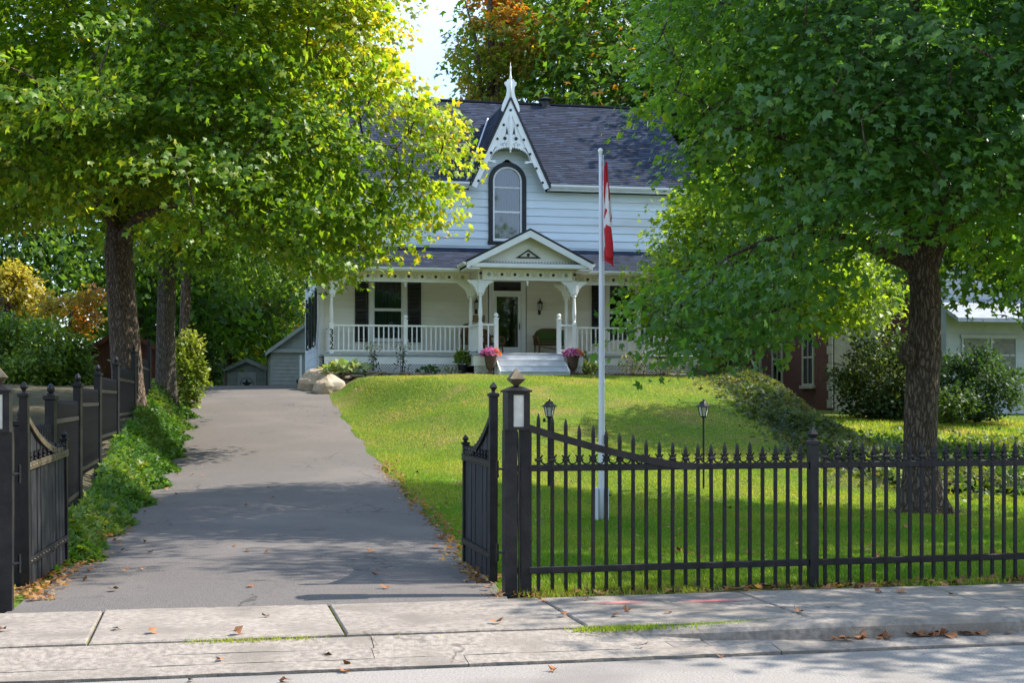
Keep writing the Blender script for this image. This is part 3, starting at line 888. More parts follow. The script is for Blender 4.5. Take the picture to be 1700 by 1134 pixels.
# ---- roofs
SH_C = np.array([(0.018, 0.028, 0.056), (0.026, 0.040, 0.074), (0.013, 0.020, 0.041), (0.035, 0.049, 0.084), (0.024, 0.032, 0.056)])
def shingles(name, a, b, c, d, clipf=None, parent=house, row=0.135, tab=0.30, seed=1):
    """tabs laid over the quad a-b (eave) c-d (ridge above d..c); clipf(s, r) keeps a tab"""
    g = random.Random(seed)
    a, b, c, d = map(Vector, (a, b, c, d))
    nrm_ = (b - a).cross(d - a).normalized()
    LU, LV = (b - a).length, (d - a).length
    nr = int(LV / row)
    vs, fs, cs = [], [], []
    for r in range(nr):
        s0 = -g.random() * tab
        while s0 < LU:
            wd = tab * g.uniform(0.55, 1.3)
            p0, p1 = max(0, s0 + 0.004), min(LU, s0 + wd)
            s0 += wd
            if p1 - p0 < 0.03: continue
            q0, q1 = r * row, (r + 1) * row + 0.02
            def P(pu, pv, lift):
                fu, fv = pu / LU, min(1, pv / LV)
                lo = a + (b - a) * fu; hi = d + (c - d) * fu
                return lo + (hi - lo) * fv + nrm_ * lift
            if clipf and not clipf(P((p0 + p1) / 2, (q0 + q1) / 2, 0)): continue
            lift = g.choice((0.014, 0.014, 0.02))
            k = len(vs)
            vs += [P(p0, q0, lift), P(p1, q0, lift), P(p1, q1, 0.003), P(p0, q1, 0.003), P(p0, q0, 0.0), P(p1, q0, 0.0)]
            fs += [(k, k + 1, k + 2), (k, k + 2, k + 3), (k + 4, k + 5, k + 1), (k + 4, k + 1, k)]
            cs += [SH_C[g.randrange(5)] * g.uniform(0.8, 1.2)] * 6
    V = np.array([tuple(v) for v in vs]); V[:, 2] -= HZ
    me = mesh_np(name, V, np.array(fs), 'shingle', np.array(cs))
    return tag(link(name, me, parent), kind='stuff')

OV = 0.45                           # eave overhang
def roof_z(v): return Z_EAVE + 0.10 + (v + OV) / (D_H / 2 + OV) * (Z_RIDGE - Z_EAVE - 0.10)
v_meet = (GA + 0.06 - Z_EAVE - 0.10) / (Z_RIDGE - Z_EAVE - 0.10) * (D_H / 2 + OV) - OV
def main_ok(p):
    if p.y > v_meet: return True
    lim = GW * 1.02 * (1 - (p.y + OV) / (v_meet + OV))
    return abs(p.x) > lim
rc = MB()
E, RD = Z_EAVE + 0.10, Z_RIDGE
for s in (-1, 1):                   # front slope, one sheet each side of the gable valley
    P = [(s * 6.55, -OV, E), (s * GW * 1.03, -OV, E), (0, v_meet, roof_z(v_meet)), (0, D_H / 2, RD), (s * 6.55, D_H / 2, RD)]
    n = len(P)
    rc.add([(x, y, z - 0.004) for x, y, z in P] + [(x, y, z - 0.12) for x, y, z in P],
           [tuple(range(n)), tuple(reversed(range(n, 2 * n)))] + [(i, n + i, n + (i + 1) % n, (i + 1) % n) for i in range(n)])
P = [(-6.55, D_H / 2, RD), (6.55, D_H / 2, RD), (6.55, D_H + OV, E), (-6.55, D_H + OV, E)]
rc.add([(x, y, z - 0.004) for x, y, z in P] + [(x, y, z - 0.12) for x, y, z in P], [(0, 1, 2, 3), (7, 6, 5, 4), (0, 4, 5, 1), (1, 5, 6, 2), (2, 6, 7, 3), (3, 7, 4, 0)])
roof = hb(rc, 'roof', 'roofcore')
shingles('shingle_courses', (-6.6, -OV - 0.03, E), (6.6, -OV - 0.03, E), (6.6, D_H / 2, RD), (-6.6, D_H / 2, RD), main_ok, roof, seed=4)
hb(MB().box(-6.6, 6.6, D_H / 2 - 0.12, D_H / 2 + 0.12, RD - 0.02, RD + 0.03), 'ridge_cap', 'roofcore', roof)
vt = MB().lathe([(0.02, RD - 0.3), (0.17, RD - 0.25), (0.17, RD + 0.12)], 12, (2.3, D_H / 2 - 0.1)).lathe([(0.30, RD + 0.121), (0.32, RD + 0.16), (0.05, RD + 0.26)], 14, (2.3, D_H / 2 - 0.1))
hb(vt, 'roof_vent', 'blacktrim', roof)
# gable roof slopes
for s in (-1, 1):
    ft, bk, lo = (0, -OV - 0.12, GA + 0.06), (0, v_meet + 0.1, GA + 0.06), (s * (GW + 0.06), -OV - 0.12, Z_EAVE + 0.05)
    lo2 = (s * (GW + 0.06), -OV + 0.12, Z_EAVE + 0.05)
    vs = [ft, bk, lo2, lo] + [(x, y, z - 0.07) for x, y, z in (ft, bk, lo2, lo)]
    hb(MB().add(vs, [(0, 1, 2, 3), (7, 6, 5, 4), (0, 3, 7, 4), (1, 0, 4, 5), (2, 1, 5, 6), (3, 2, 6, 7)]), 'gable_roof', 'roofcore', roof)
    a_, b_, c_, d_ = (lo, (s * (GW + 0.06), 3.4, Z_EAVE + 0.05), (0, 3.4, GA + 0.06), (0, -OV - 0.12, GA + 0.06))
    a_ = (s * (GW + 0.06), -OV - 0.12, Z_EAVE + 0.05)
    okf = lambda p, s=s: p.z > roof_z(p.y) - 0.05
    if s > 0: shingles('shingle_courses', a_, b_, c_, d_, okf, roof, seed=6)
    else: shingles('shingle_courses', b_, a_, d_, c_, okf, roof, seed=7)
hb(MB().tube([(-GW - 0.12, -OV + 0.06, Z_EAVE + 0.15), (-0.02, v_meet, GA + 0.08)], 0.03, 6), 'valley_flashing', 'metalgrey', roof)
# eaves: soffit, fascia, gutter left and right of the gable
for s in (-1, 1):
    a, b = sorted((s * 6.55, s * (GW + 0.05)))
    e = hb(MB().box(a, b, -OV + 0.02, 0.0, Z_EAVE - 0.06, Z_EAVE - 0.03), 'soffit', 'white')
    g_ = MB()
    sec = [(-OV - 0.015, Z_EAVE + 0.09), (-OV - 0.13, Z_EAVE + 0.09), (-OV - 0.125, Z_EAVE + 0.03), (-OV - 0.06, Z_EAVE - 0.04), (-OV - 0.015, Z_EAVE - 0.05)]
    g_.loft([[(a, y, z) for y, z in sec], [(b, y, z) for y, z in sec]])
    hb(g_, 'gutter', 'white')
    hb(MB().box(a, b, -OV - 0.012, -OV + 0.018, Z_EAVE - 0.09, Z_EAVE + 0.07), 'fascia', 'white')

# ---- carved gable trim
gt = empty('gable_trim', (0, 0, 0), 0, house)
YB = -OV - 0.10
def rake(s, z_top, off0, off1, y0, y1):
    """board parallel to the rake between perpendicular offsets"""
    d = Vector((GW, Z_EAVE - GA)).normalized(); nn = Vector((d.y, -d.x)) * -1
    nn = Vector((-abs(d.y), -abs(d.x)))       # inwards for the right rake
    A = Vector((0, GA)); B = Vector((GW + 0.02, Z_EAVE - 0.02))
    q = [A + nn * off0, B + nn * off0, B + nn * off1, A + nn * off1]
    q[0] = Vector((0, A.y - off0 / abs(d.x) * 1.0)); q[3] = Vector((0, A.y - off1 / abs(d.x) * 1.0))
    pts = [(p.x * s, p.y) for p in q]
    return pts if s < 0 else list(reversed(pts))
for s in (-1, 1):
    hb(MB().prism(rake(s, 0, 0.0, 0.20, 0, 0), YB - 0.03, YB + 0.03), 'bargeboard', 'white', gt)
    hb(MB().prism(rake(s, 0, -0.035, 0.03, 0, 0), YB - 0.05, YB - 0.031), 'drip_edge', 'blacktrim', gt)
    for k in range(6):
        f = (k + 0.35) / 6.0
        d = Vector((GW, Z_EAVE - GA)); dn = d.normalized()
        p = Vector((0, GA - 0.18)) + d * (f * 0.965 + 0.02)
        p += Vector((-abs(dn.y), -abs(dn.x))) * (0.085 if k else 0.02)
        hb(MB().disc(s * max(0.0, p.x) if k else 0.0 * s, p.y, 0.043, YB - 0.045 - (0.002 if s > 0 else 0), YB - 0.029), 'roundel', 'blacktrim', gt)
# pierced panel with scalloped arch
AR_C, AR_R, AR_H = 9.44, 0.66, 0.46
def inner_x(z): return max(0.0, (GA - 0.42 - z) / (GA - Z_EAVE) * GW)
arch_pts = []
n = 22
for i in range(n + 1):
    a = math.pi * i / n
    arch_pts.append((AR_R * math.cos(a), AR_C + AR_H * math.sin(a) ** 0.8 if 0 < i < n else AR_C))
outer = [(inner_x(AR_C) + 0.03, AR_C - 0.0), (0.0, GA - 0.44), (-inner_x(AR_C) - 0.03, AR_C - 0.0)]
for s in (-1, 1):
    half = [p for p in arch_pts if p[0] * s >= -1e-6]
    if s < 0: half = list(reversed(half))
    poly = [(s * (inner_x(AR_C) + 0.03), AR_C)] + [(0.0, GA - 0.44)] + list(reversed(half))
    if s > 0: poly = list(reversed(poly))
    hb(MB().prism(poly, YB + 0.0, YB + 0.022), 'pierced_panel', 'white', gt)
    # scallops along the arch
    sc = MB()
    for i in range(1, 11):
        a = math.pi / 2 * i / 11
        x, z = s * (AR_R - 0.01) * math.cos(a), AR_C + AR_H * math.sin(a) ** 0.8 - 0.012
        sc.disc(x, z, 0.03, YB - 0.004 - 0.0004 * i, YB + 0.018, 8)
    for i in range(1, 12):                # scallops down the rake
        f = i / 12
        z = AR_C - 0.02 - f * (AR_C - Z_EAVE - 0.12); x = inner_x(z) + 0.085 + 0.03 * f - 0.02 * math.sin(f * 9)
        sc.disc(s * x, z, 0.04 * (1.15 - 0.4 * f), YB - 0.006 - 0.0004 * i, YB + 0.017, 8)
    tag(hb(sc, 'scallop_edge', 'white', gt), kind='stuff')
    hb(MB().box(*sorted((s * 0.50, s * 0.78)), YB - 0.02, YB + 0.04, AR_C - 0.05, AR_C + 0.001).box(*sorted((s * 0.47, s * 0.58)), YB - 0.022, YB + 0.042, AR_C - 0.08, AR_C - 0.051), 'corbel', 'white', gt)
    cut = MB()
    cut.prism([(s * 0.07, 10.28), (s * 0.12, 10.56), (s * 0.17, 10.26), (s * 0.12, 10.33)][::(1 if s < 0 else -1)], YB - 0.006, YB - 0.001)
    hb(cut, 'slot', 'blacktrim', gt)
    cres = [(s * (AR_R - 0.02 + 0.02 * math.sin(q)), AR_C + 0.06 + 0.26 * q) for q in (0, 0.5, 1.0)]
    cut2 = MB().prism([(s * 0.66, AR_C + 0.04), (s * 0.60, AR_C + 0.24), (s * 0.50, AR_C + 0.40), (s * 0.42, AR_C + 0.44), (s * 0.56, AR_C + 0.42), (s * 0.64, AR_C + 0.30)][::(1 if s < 0 else -1)], YB - 0.006, YB - 0.001)
    hb(cut2, 'slot', 'blacktrim', gt)
    hb(MB().disc(s * 0.185, 10.17, 0.058, YB - 0.016, YB - 0.001), 'roundel', 'blacktrim', gt)
    sr = MB()
    for (dx, dz, rr) in ((0.13, 9.99, 0.026), (0.19, 10.03, 0.02), (0.25, 9.99, 0.026), (0.31, 9.97, 0.02), (0.14, 9.94, 0.02), (0.24, 9.94, 0.02)):
        sr.tube([(s * dx + rr * math.cos(q), YB - 0.004, dz + rr * math.sin(q)) for q in np.linspace(0, 5.2, 9)], 0.006, 4)
    tag(hb(sr, 'carved_scrolls', 'deck', gt), kind='stuff')
hb(MB().bbox(-0.05, 0.05, YB - 0.035, YB + 0.03, 9.86, GA - 0.30, 0.012), 'king_post', 'white', gt)
hb(MB().lathe([(0.012, 9.70), (0.03, 9.73), (0.02, 9.77), (0.045, 9.81), (0.05, 9.859)], 10, (0, YB)), 'pendant', 'white', gt)
fin = [(0.30, GA - 0.36), (0.255, GA - 0.44), (0.21, GA - 0.30), (0.08, GA + 0.10), (0.0, GA + 0.17)]
for s in (-1, 1):
    pl = [(s * 0.20, GA - 0.52), (s * 0.31, GA - 0.42), (s * 0.27, GA - 0.22), (s * 0.15, GA + 0.06), (s * 0.12, GA + 0.22), (s * 0.13, GA + 0.34),
          (s * 0.19, GA + 0.42), (s * 0.20, GA + 0.50), (s * 0.13, GA + 0.54), (s * 0.10, GA + 0.60), (s * 0.0, GA + 0.62), (s * 0.0, GA + 0.08)]
    hb(MB().prism(pl if s < 0 else list(reversed(pl)), YB - 0.04 , YB + 0.02), 'crest', 'white', gt)
hb(MB().lathe([(0.045, GA + 0.0), (0.05, GA + 0.5), (0.028, GA + 0.62), (0.05, GA + 0.68), (0.026, GA + 0.74), (0.02, GA + 0.95), (0.032, GA + 0.99), (0.010, GA + 1.03), (0.004, GA + 1.16)], 10, (0, YB - 0.01)), 'finial', 'white', gt, True)

# ---- porch
DY0 = -2.05
PY = -1.90                          # line of the porch posts
QY = -3.20                          # front posts of the portico
pd = MB().bbox(-6.2, 6.2, DY0, -0.03, 2.97, Z_DECK, 0.012)
pd.bbox(-1.78, 1.78, -3.42, DY0 - 0.002, 2.972, Z_DECK + 0.002, 0.012)
porch = hb(pd, 'porch', 'deck')
hb(MB().box(-6.15, 6.15, DY0 + 0.03, DY0 + 0.07, 2.73, 2.968), 'fascia', 'white', porch)
hb(MB().box(-1.72, -1.10, -3.39, -3.35, 2.66, 2.970).box(1.10, 1.72, -3.39, -3.35, 2.66, 2.970), 'fascia', 'white', porch)
for s in (-1, 1):
    hb(MB().box(*sorted((s * 1.72, s * 1.68)), -3.349, DY0 + 0.02, 2.66, 2.970), 'fascia', 'white', porch)
# lattice skirt: crossed laths
def lattice(u0, u1, z0, z1, y):
    mbl = MB()
    for k, sl in ((0, 1), (1, -1)):
        st = u0 - (z1 - z0)
        while st < u1 + (z1 - z0):
            a, b = (st, z0), (st + sl * (z1 - z0), z1)
            # clip to u0..u1
            def at(u): return z0 + (u - st) * sl
            pa, pb = list(a), list(b)
            for p in (pa, pb):
                if p[0] < u0: p[0], p[1] = u0, at(u0)
                if p[0] > u1: p[0], p[1] = u1, at(u1)
            if abs(pa[0] - pb[0]) > 0.03 and z0 - 1e-6 <= min(pa[1], pb[1]) and max(pa[1], pb[1]) <= z1 + 1e-6:
                w = 0.018
                q = [(pa[0] - w, pa[1]), (pa[0] + w, pa[1]), (pb[0] + w, pb[1]), (pb[0] - w, pb[1])]
                yy = y - 0.008 * k
                mbl.prism(q if sl > 0 else q, yy, yy + 0.007)
            st += 0.085
    return mbl
tag(hb(lattice(-6.1, -1.75, 2.32, 2.729, DY0 + 0.05), 'lattice', 'white', porch), kind='stuff')
tag(hb(lattice(1.75, 6.1, 2.32, 2.729, DY0 + 0.05), 'lattice', 'white', porch), kind='stuff')
tag(hb(lattice(-1.7, -1.1, 2.32, 2.659, -3.37), 'lattice', 'white', porch), kind='stuff')
tag(hb(lattice(1.1, 1.7, 2.32, 2.659, -3.37), 'lattice', 'white', porch), kind='stuff')
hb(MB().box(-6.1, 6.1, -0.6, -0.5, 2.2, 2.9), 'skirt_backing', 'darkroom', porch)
# steps
for k in range(4):
    zt = Z_DECK - 0.005 - 0.185 * k
    y1 = -3.42 - 0.29 * k
    if k:
        hb(MB().bbox(-1.06, 1.06, y1 - 0.03, y1 + 0.29, zt - 0.045, zt, 0.008), 'tread', 'step', porch)
    hb(MB().box(-1.04, 1.04, y1 - 0.0 + (0.0 if k else 0.0), y1 + 0.025, zt - 0.23, zt - 0.046), 'riser', 'step', porch)
for s in (-1, 1):
    a, b = sorted((s * 1.045, s * 1.075))
    hb(MB().add([(a, -3.40, 2.25), (a, -4.32, 2.25), (a, -4.32, 2.48), (a, -3.40, 3.0), (b, -3.40, 2.25), (b, -4.32, 2.25), (b, -4.32, 2.48), (b, -3.40, 3.0)],
                [(0, 1, 2, 3), (7, 6, 5, 4), (1, 0, 4, 5), (2, 1, 5, 6), (3, 2, 6, 7), (0, 3, 7, 4)]), 'stringer', 'white', porch)

def turned_post(u, v, z1=5.30):
    mbp = MB().sqlathe([(0.066, Z_DECK), (0.066, 3.98), (0.05, 4.0)], (u, v))
    mbp.lathe([(0.048, 4.0), (0.066, 4.03), (0.045, 4.06), (0.058, 4.14), (0.064, 4.30), (0.056, 4.50), (0.045, 4.72), (0.042, 4.78), (0.062, 4.81), (0.062, 4.84), (0.046, 4.86), (0.046, 4.88)], 14, (u, v))
    mbp.sqlathe([(0.05, 4.88), (0.064, 4.90), (0.064, z1)], (u, v))
    return hb(mbp, 'post', 'white', porch)
def newel(u, v, h=1.08, w=0.058):
    mbp = MB().sqlathe([(w, Z_DECK), (w, Z_DECK + h - 0.06), (w + 0.014, Z_DECK + h - 0.055), (w + 0.014, Z_DECK + h - 0.02), (0.03, Z_DECK + h)], (u, v))
    zc = Z_DECK + h + 0.07
    mbp.lathe([(0.03, zc - 0.07)] + [(0.072 * math.sin(R(a)), zc - 0.072 * math.cos(R(a))) for a in range(25, 180, 22)] + [(0.004, zc + 0.072)], 14, (u, v))
    return hb(mbp, 'newel', 'white', porch)
BAL = MB().box(-0.019, 0.019, -0.019, 0.019, 0, 0.80).build('baluster_source', 'white')
bal_mesh = BAL.data; bpy.data.objects.remove(BAL)
def rail(p, q, n=None):
    (u0, v0), (u1, v1) = p, q
    d = Vector((u1 - u0, v1 - v0)); L_ = d.length; d.normalize(); nn = Vector((-d.y, d.x))
    for (za, zb, hwid, nm) in ((3.90, 3.955, 0.045, 'hand_rail'), (3.12, 3.17, 0.030, 'bottom_rail')):
        vs = []
        for (uu, vv) in (p, q):
            for sg in (-1, 1):
                for z_ in (za, zb):
                    vs.append((uu + nn.x * hwid * sg, vv + nn.y * hwid * sg, z_))
        hb(MB().add(vs, [(0, 1, 3, 2), (4, 6, 7, 5), (0, 4, 5, 1), (2, 3, 7, 6), (1, 5, 7, 3), (0, 2, 6, 4)]), nm, 'white', porch)
    k = max(2, int(round(L_ / 0.155)))
    for i in range(1, k):
        uu, vv = u0 + d.x * L_ * i / k, v0 + d.y * L_ * i / k
        put(bal_mesh, 'baluster', (uu, vv, 3.135 - HZ), porch, (0, 0, math.atan2(d.y, d.x)))
EU = 5.92
for s in (-1, 1):
    pe = turned_post(s * EU, PY)
    turned_post(s * 1.55, PY)
    turned_post(s * 1.48, QY)
    newel(s * 3.62, PY)
    newel(s * 0.99, QY - 0.02, 1.10, 0.062)
    rail((s * (EU - 0.066), PY), (s * 3.68, PY)); rail((s * 3.56, PY), (s * 1.62, PY))
    rail((s * 1.51, QY + 0.07), (s * 1.54, PY - 0.07))
    rail((s * 1.41, QY), (s * 1.05, QY - 0.01))
    rail((s * EU, PY + 0.066), (s * EU, -0.05))
    # brackets
    def bracket(u, v, sg, along='u', z1=5.29):
        prof = [(0, 0), (0.34, 0), (0.34, -0.05), (0.29, -0.06), (0.26, -0.11), (0.19, -0.13), (0.16, -0.19), (0.10, -0.23), (0.10, -0.30), (0.05, -0.36), (0.04, -0.45), (0, -0.47)]
        if along == 'u':
            pl = [(u + sg * (0.062 + a), z1 + b) for a, b in prof]
            return hb(MB().prism(pl if sg < 0 else list(reversed(pl)), v - 0.02, v + 0.02), 'bracket', 'white', porch)
        n_ = len(prof)
        vs = [(u - 0.02, v + sg * (0.062 + a), z1 + b) for a, b in prof] + [(u + 0.02, v + sg * (0.062 + a), z1 + b) for a, b in prof]
        return hb(MB().add(vs, [tuple(range(n_)), tuple(reversed(range(n_, 2 * n_)))] + [(i, n_ + i, n_ + (i + 1) % n_, (i + 1) % n_) for i in range(n_)]), 'bracket', 'white', porch)
    bracket(s * 1.48, QY, -s); bracket(s * 1.48, QY, s * 0.6 if False else s)
    bracket(s * 1.55, PY, s); bracket(s * 1.55, PY, -s); bracket(s * EU, PY, -s)
    bracket(s * 1.50, QY, 1, 'v')
# frieze boards with black roundels, lozenges and carved scrolls
def frieze(u0, u1, v, pend=None, first=0.0):
    fr = hb(MB().bbox(u0, u1, v - 0.035, v + 0.035, 5.30, 5.605, 0.006), 'frieze', 'cream', porch)
    hb(MB().box(u0, u1, v - 0.055, v - 0.036, 5.30, 5.345), 'moulding', 'white', porch)
    n_ = max(2, int(round((u1 - u0 - 0.45) / 0.40)))
    sc = MB()
    for i in range(n_ + 1):
        u = u0 + 0.2 + (u1 - u0 - 0.4) * i / n_
        if i in (0, n_):
            hb(MB().prism([(u - 0.075, 5.475), (u, 5.40), (u + 0.075, 5.475), (u, 5.55)], v - 0.046, v - 0.0345), 'lozenge', 'deck', porch)
        else:
            hb(MB().disc(u, 5.475, 0.047, v - 0.048, v - 0.0345), 'roundel', 'blacktrim', porch)
        if i < n_:
            um = u + (u1 - u0 - 0.4) / n_ / 2
            for sg in (-1, 1):
                sc.tube([(um + sg * (0.045 + 0.035 * math.cos(q) * 1.0), v - 0.037, 5.45 + 0.035 * math.sin(q)) for q in np.linspace(0.5, 6.0, 10)], 0.0075, 4)
                sc.tube([(um + sg * (0.02 + 0.06 * q), v - 0.037, 5.51 + 0.04 * q) for q in (0, 0.5, 1)], 0.0085, 4)
    tag(hb(sc, 'carved_scrolls', 'deck', porch), kind='stuff')
    if pend is not None:
        hb(MB().lathe([(0.008, 5.14), (0.035, 5.165), (0.02, 5.19), (0.045, 5.225), (0.045, 5.27), (0.025, 5.299)], 10, (pend, v)), 'pendant', 'white', porch)
frieze(-EU + 0.067, -1.55 - 0.067, PY, -3.62)
frieze(1.55 + 0.067, EU - 0.067, PY, 3.62)
frieze(-1.48 + 0.066, 1.48 - 0.066, QY, 0.0)
for s in (-1, 1):
    hb(MB().bbox(s * 1.50 - 0.03, s * 1.50 + 0.03, QY + 0.066, PY - 0.066, 5.30, 5.605, 0.006), 'frieze', 'cream', porch)
    for q in (QY, ):
        hb(MB().disc(s * 1.48, 5.50, 0.045, q - 0.08, q - 0.064), 'roundel', 'blacktrim', porch)
        hb(MB().disc(s * 1.80, 5.71, 0.042, QY - 0.325, QY - 0.305), 'roundel', 'blacktrim', porch)
hb(MB().box(-6.2, 6.2, -2.1, -0.03, 5.606, 5.64).box(-1.6, 1.6, QY - 0.05, -2.101, 5.607, 5.641), 'ceiling', 'cream', porch)
# porch roof
pr = MB()
P = [(-6.5, -2.28, Z_PE), (6.5, -2.28, Z_PE), (6.5, 0.0, Z_PR), (-6.5, 0.0, Z_PR)]
pr.add([(x, y, z - 0.004) for x, y, z in P] + [(x, y, z - 0.08) for x, y, z in P], [(0, 1, 2, 3), (7, 6, 5, 4), (0, 4, 5, 1), (1, 5, 6, 2), (2, 6, 7, 3), (3, 7, 4, 0)])
proof = hb(pr, 'porch_roof', 'roofcore')
def porch_ok(p):
    zr = 6.84 - abs(p.x) / 1.95 * 1.0
    return not (abs(p.x) < 1.9 and p.z < zr)
shingles('shingle_courses', (-6.52, -2.30, Z_PE), (6.52, -2.30, Z_PE), (6.52, 0.0, Z_PR), (-6.52, 0.0, Z_PR), porch_ok, proof, seed=9)
for s in (-1, 1):
    a, b = sorted((s * 6.5, s * 1.98))
    sec = [(-2.29, Z_PE + 0.0), (-2.40, Z_PE + 0.0), (-2.395, Z_PE - 0.05), (-2.34, Z_PE - 0.105), (-2.29, Z_PE - 0.11)]
    hb(MB().loft([[(a, y, z) for y, z in sec], [(b, y, z) for y, z in sec]]), 'gutter', 'white', proof)
    hb(MB().box(a, b, -2.285, -1.99, Z_PE - 0.108, Z_PE - 0.082), 'soffit', 'white', proof)
# portico gable
PZ, PE_, PW = 6.84, 5.83, 1.97
for s in (-1, 1):
    ft, bk, lo, lb = (0, -3.58, PZ), (0, -0.02, PZ), (s * PW, -3.58, PE_), (s * PW, -0.02, PE_)
    vs = [ft, bk, lb, lo] + [(x, y, z - 0.08) for x, y, z in (ft, bk, lb, lo)]
    pg = hb(MB().add(vs, [(0, 1, 2, 3), (7, 6, 5, 4), (0, 3, 7, 4), (1, 0, 4, 5), (2, 1, 5, 6), (3, 2, 6, 7)]), 'portico_roof', 'roofcore')
    ok2 = lambda p: p.z > Z_PE + (p.y + 2.28) / 2.28 * (Z_PR - Z_PE) - 0.02
    A_, B_, C_, D_ = (s * (PW + 0.02), -3.60, PE_), (s * (PW + 0.02), -0.02, PE_), (0, -0.02, PZ), (0, -3.60, PZ)
    if s > 0: shingles('shingle_courses', A_, B_, C_, D_, ok2, pg, seed=12)
    else: shingles('shingle_courses', B_, A_, D_, C_, ok2, pg, seed=13)
    dx, dz = s * PW, PE_ - PZ
    pl = [(0, PZ - 0.035), (s * PW, PE_ - 0.035), (s * PW, PE_ - 0.22), (0, PZ - 0.24)]
    hb(MB().prism(pl if s < 0 else list(reversed(pl)), -3.63, -3.585), 'rake_board', 'white', pg)
    pl = [(0, PZ + 0.03), (s * (PW + 0.03), PE_ + 0.025), (s * (PW + 0.03), PE_ - 0.02), (0, PZ - 0.02)]
    hb(MB().prism(pl if s < 0 else list(reversed(pl)), -3.64, -3.60), 'drip_edge', 'blacktrim', pg)
    hb(MB().box(*sorted((s * 1.56, s * (PW + 0.0))), -3.58, -2.4, PE_ - 0.22, PE_ - 0.18), 'soffit', 'white', pg)
    sec = [(s * (PW + 0.01), PE_ - 0.02), (s * (PW + 0.10), PE_ - 0.02), (s * (PW + 0.09), PE_ - 0.07), (s * (PW + 0.03), PE_ - 0.12), (s * (PW + 0.01), PE_ - 0.12)]
    hb(MB().loft([[(x, -3.58, z) for x, z in sec], [(x, -2.36, z) for x, z in sec]]), 'gutter', 'white', pg)
tp = MB()
hb(MB().prism([(1.66, 5.83), (0, 6.66), (-1.66, 5.83)], -3.30, -3.26), 'tympanum', 'cream')
hb(MB().bbox(-1.80, 1.80, -3.60, -3.24, 5.66, 5.785, 0.012), 'entablature', 'white')
dn = MB()
for i in range(34):
    u = -1.55 + 3.1 * i / 33
    dn.box(u - 0.016, u + 0.016, -3.335, -3.302, 5.84, 5.875)
tag(hb(dn, 'dentils', 'deck'), kind='stuff')
tri_o, tri_i = [(-0.40, 5.98), (0.40, 5.98), (0, 6.25)], [(-0.27, 6.02), (0.27, 6.02), (0, 6.20)]
tmb = MB()
for i in range(3):
    j = (i + 1) % 3
    q = [tri_o[i], tri_o[j], tri_i[j], tri_i[i]]
    tmb.prism(q, -3.335, -3.301)
hb(tmb, 'triangle_ornament', 'blacktrim')
hb(MB().disc(0, 6.085, 0.05, -3.33, -3.302), 'roundel', 'blacktrim')
# downspout on the left corner
hb(MB().tube([(-6.25, -0.35, Z_EAVE - 0.05), (-6.19, -0.03, Z_EAVE - 0.5), (-6.19, 0.03, 4.3), (-6.19, 0.25, 3.9), (-6.19, 1.0, 3.3), (-6.19, 1.02, 2.6)], 0.042, 8), 'downspout', 'white')
# house number on the left post, painted digits stacked
def text_mesh(s, size):
    cu = bpy.data.curves.new('digit', 'FONT'); cu.body = s; cu.size = size; cu.extrude = 0.003; cu.offset = 0.006
    cu.align_x = 'CENTER'
    ob = bpy.data.objects.new('digit', cu); COL.objects.link(ob)
    dg = bpy.context.evaluated_depsgraph_get()
    me = bpy.data.meshes.new_from_object(ob.evaluated_get(dg))
    bpy.data.objects.remove(ob)
    me.materials.clear(); me.materials.append(M['blacktrim'])
    return me
for i, ch in enumerate('332'):
    o = link('digit', text_mesh(ch, 0.27), porch)
    o.rotation_euler = (R(90), 0, 0)
    o.location = (-EU, PY - 0.071, 3.62 - 0.215 * i - HZ)

# ---- things on the porch and at its foot
def hloc(u, v, z=0): x, y = hw(u, v); return (x, y, z)
def lantern(u, label):
    r = empty('wall_lantern', hloc(u, -0.03, 4.45), HA)
    tag(r, label, 'lantern', 'wall lanterns beside the door')
    MB().bbox(-0.045, 0.045, -0.02, 0.0, 0.0, 0.22).build('back_plate', 'blacktrim', r)
    MB().tube([(0, -0.01, 0.06), (0, -0.08, 0.0), (0, -0.13, 0.08), (0, -0.13, 0.14)], 0.014, 6).build('arm', 'blacktrim', r)
    MB().lathe([(0.035, 0.14), (0.06, 0.15), (0.075, 0.36)], 6, (0, -0.13)).build('lamp_glass', 'lampglass', r)
    c = MB().lathe([(0.10, 0.361), (0.085, 0.39), (0.03, 0.45), (0.012, 0.47), (0.02, 0.49), (0.004, 0.54)], 6, (0, -0.13))
    for k in range(6):
        a = 2 * math.pi * k / 6
        c.tube([(0.062 * math.cos(a), -0.13 + 0.062 * math.sin(a), 0.15), (0.078 * math.cos(a), -0.13 + 0.078 * math.sin(a), 0.36)], 0.008, 4)
    c.build('cage', 'blacktrim', r)
lantern(1.08, 'black wall lantern on the clapboards right of the front door')
lantern(-1.05, 'black wall lantern left of the door, half behind the portico post')
o = MB().bbox(-0.27, 0.27, -0.02, 0.0, 0, 0.22).build('wall_plaque', 'sign'); o.location = hloc(-1.02, -0.032, 4.18); o.rotation_euler = (0, 0, HA)
tag(o, 'small tan wooden plaque on the porch wall left of the door', 'plaque')

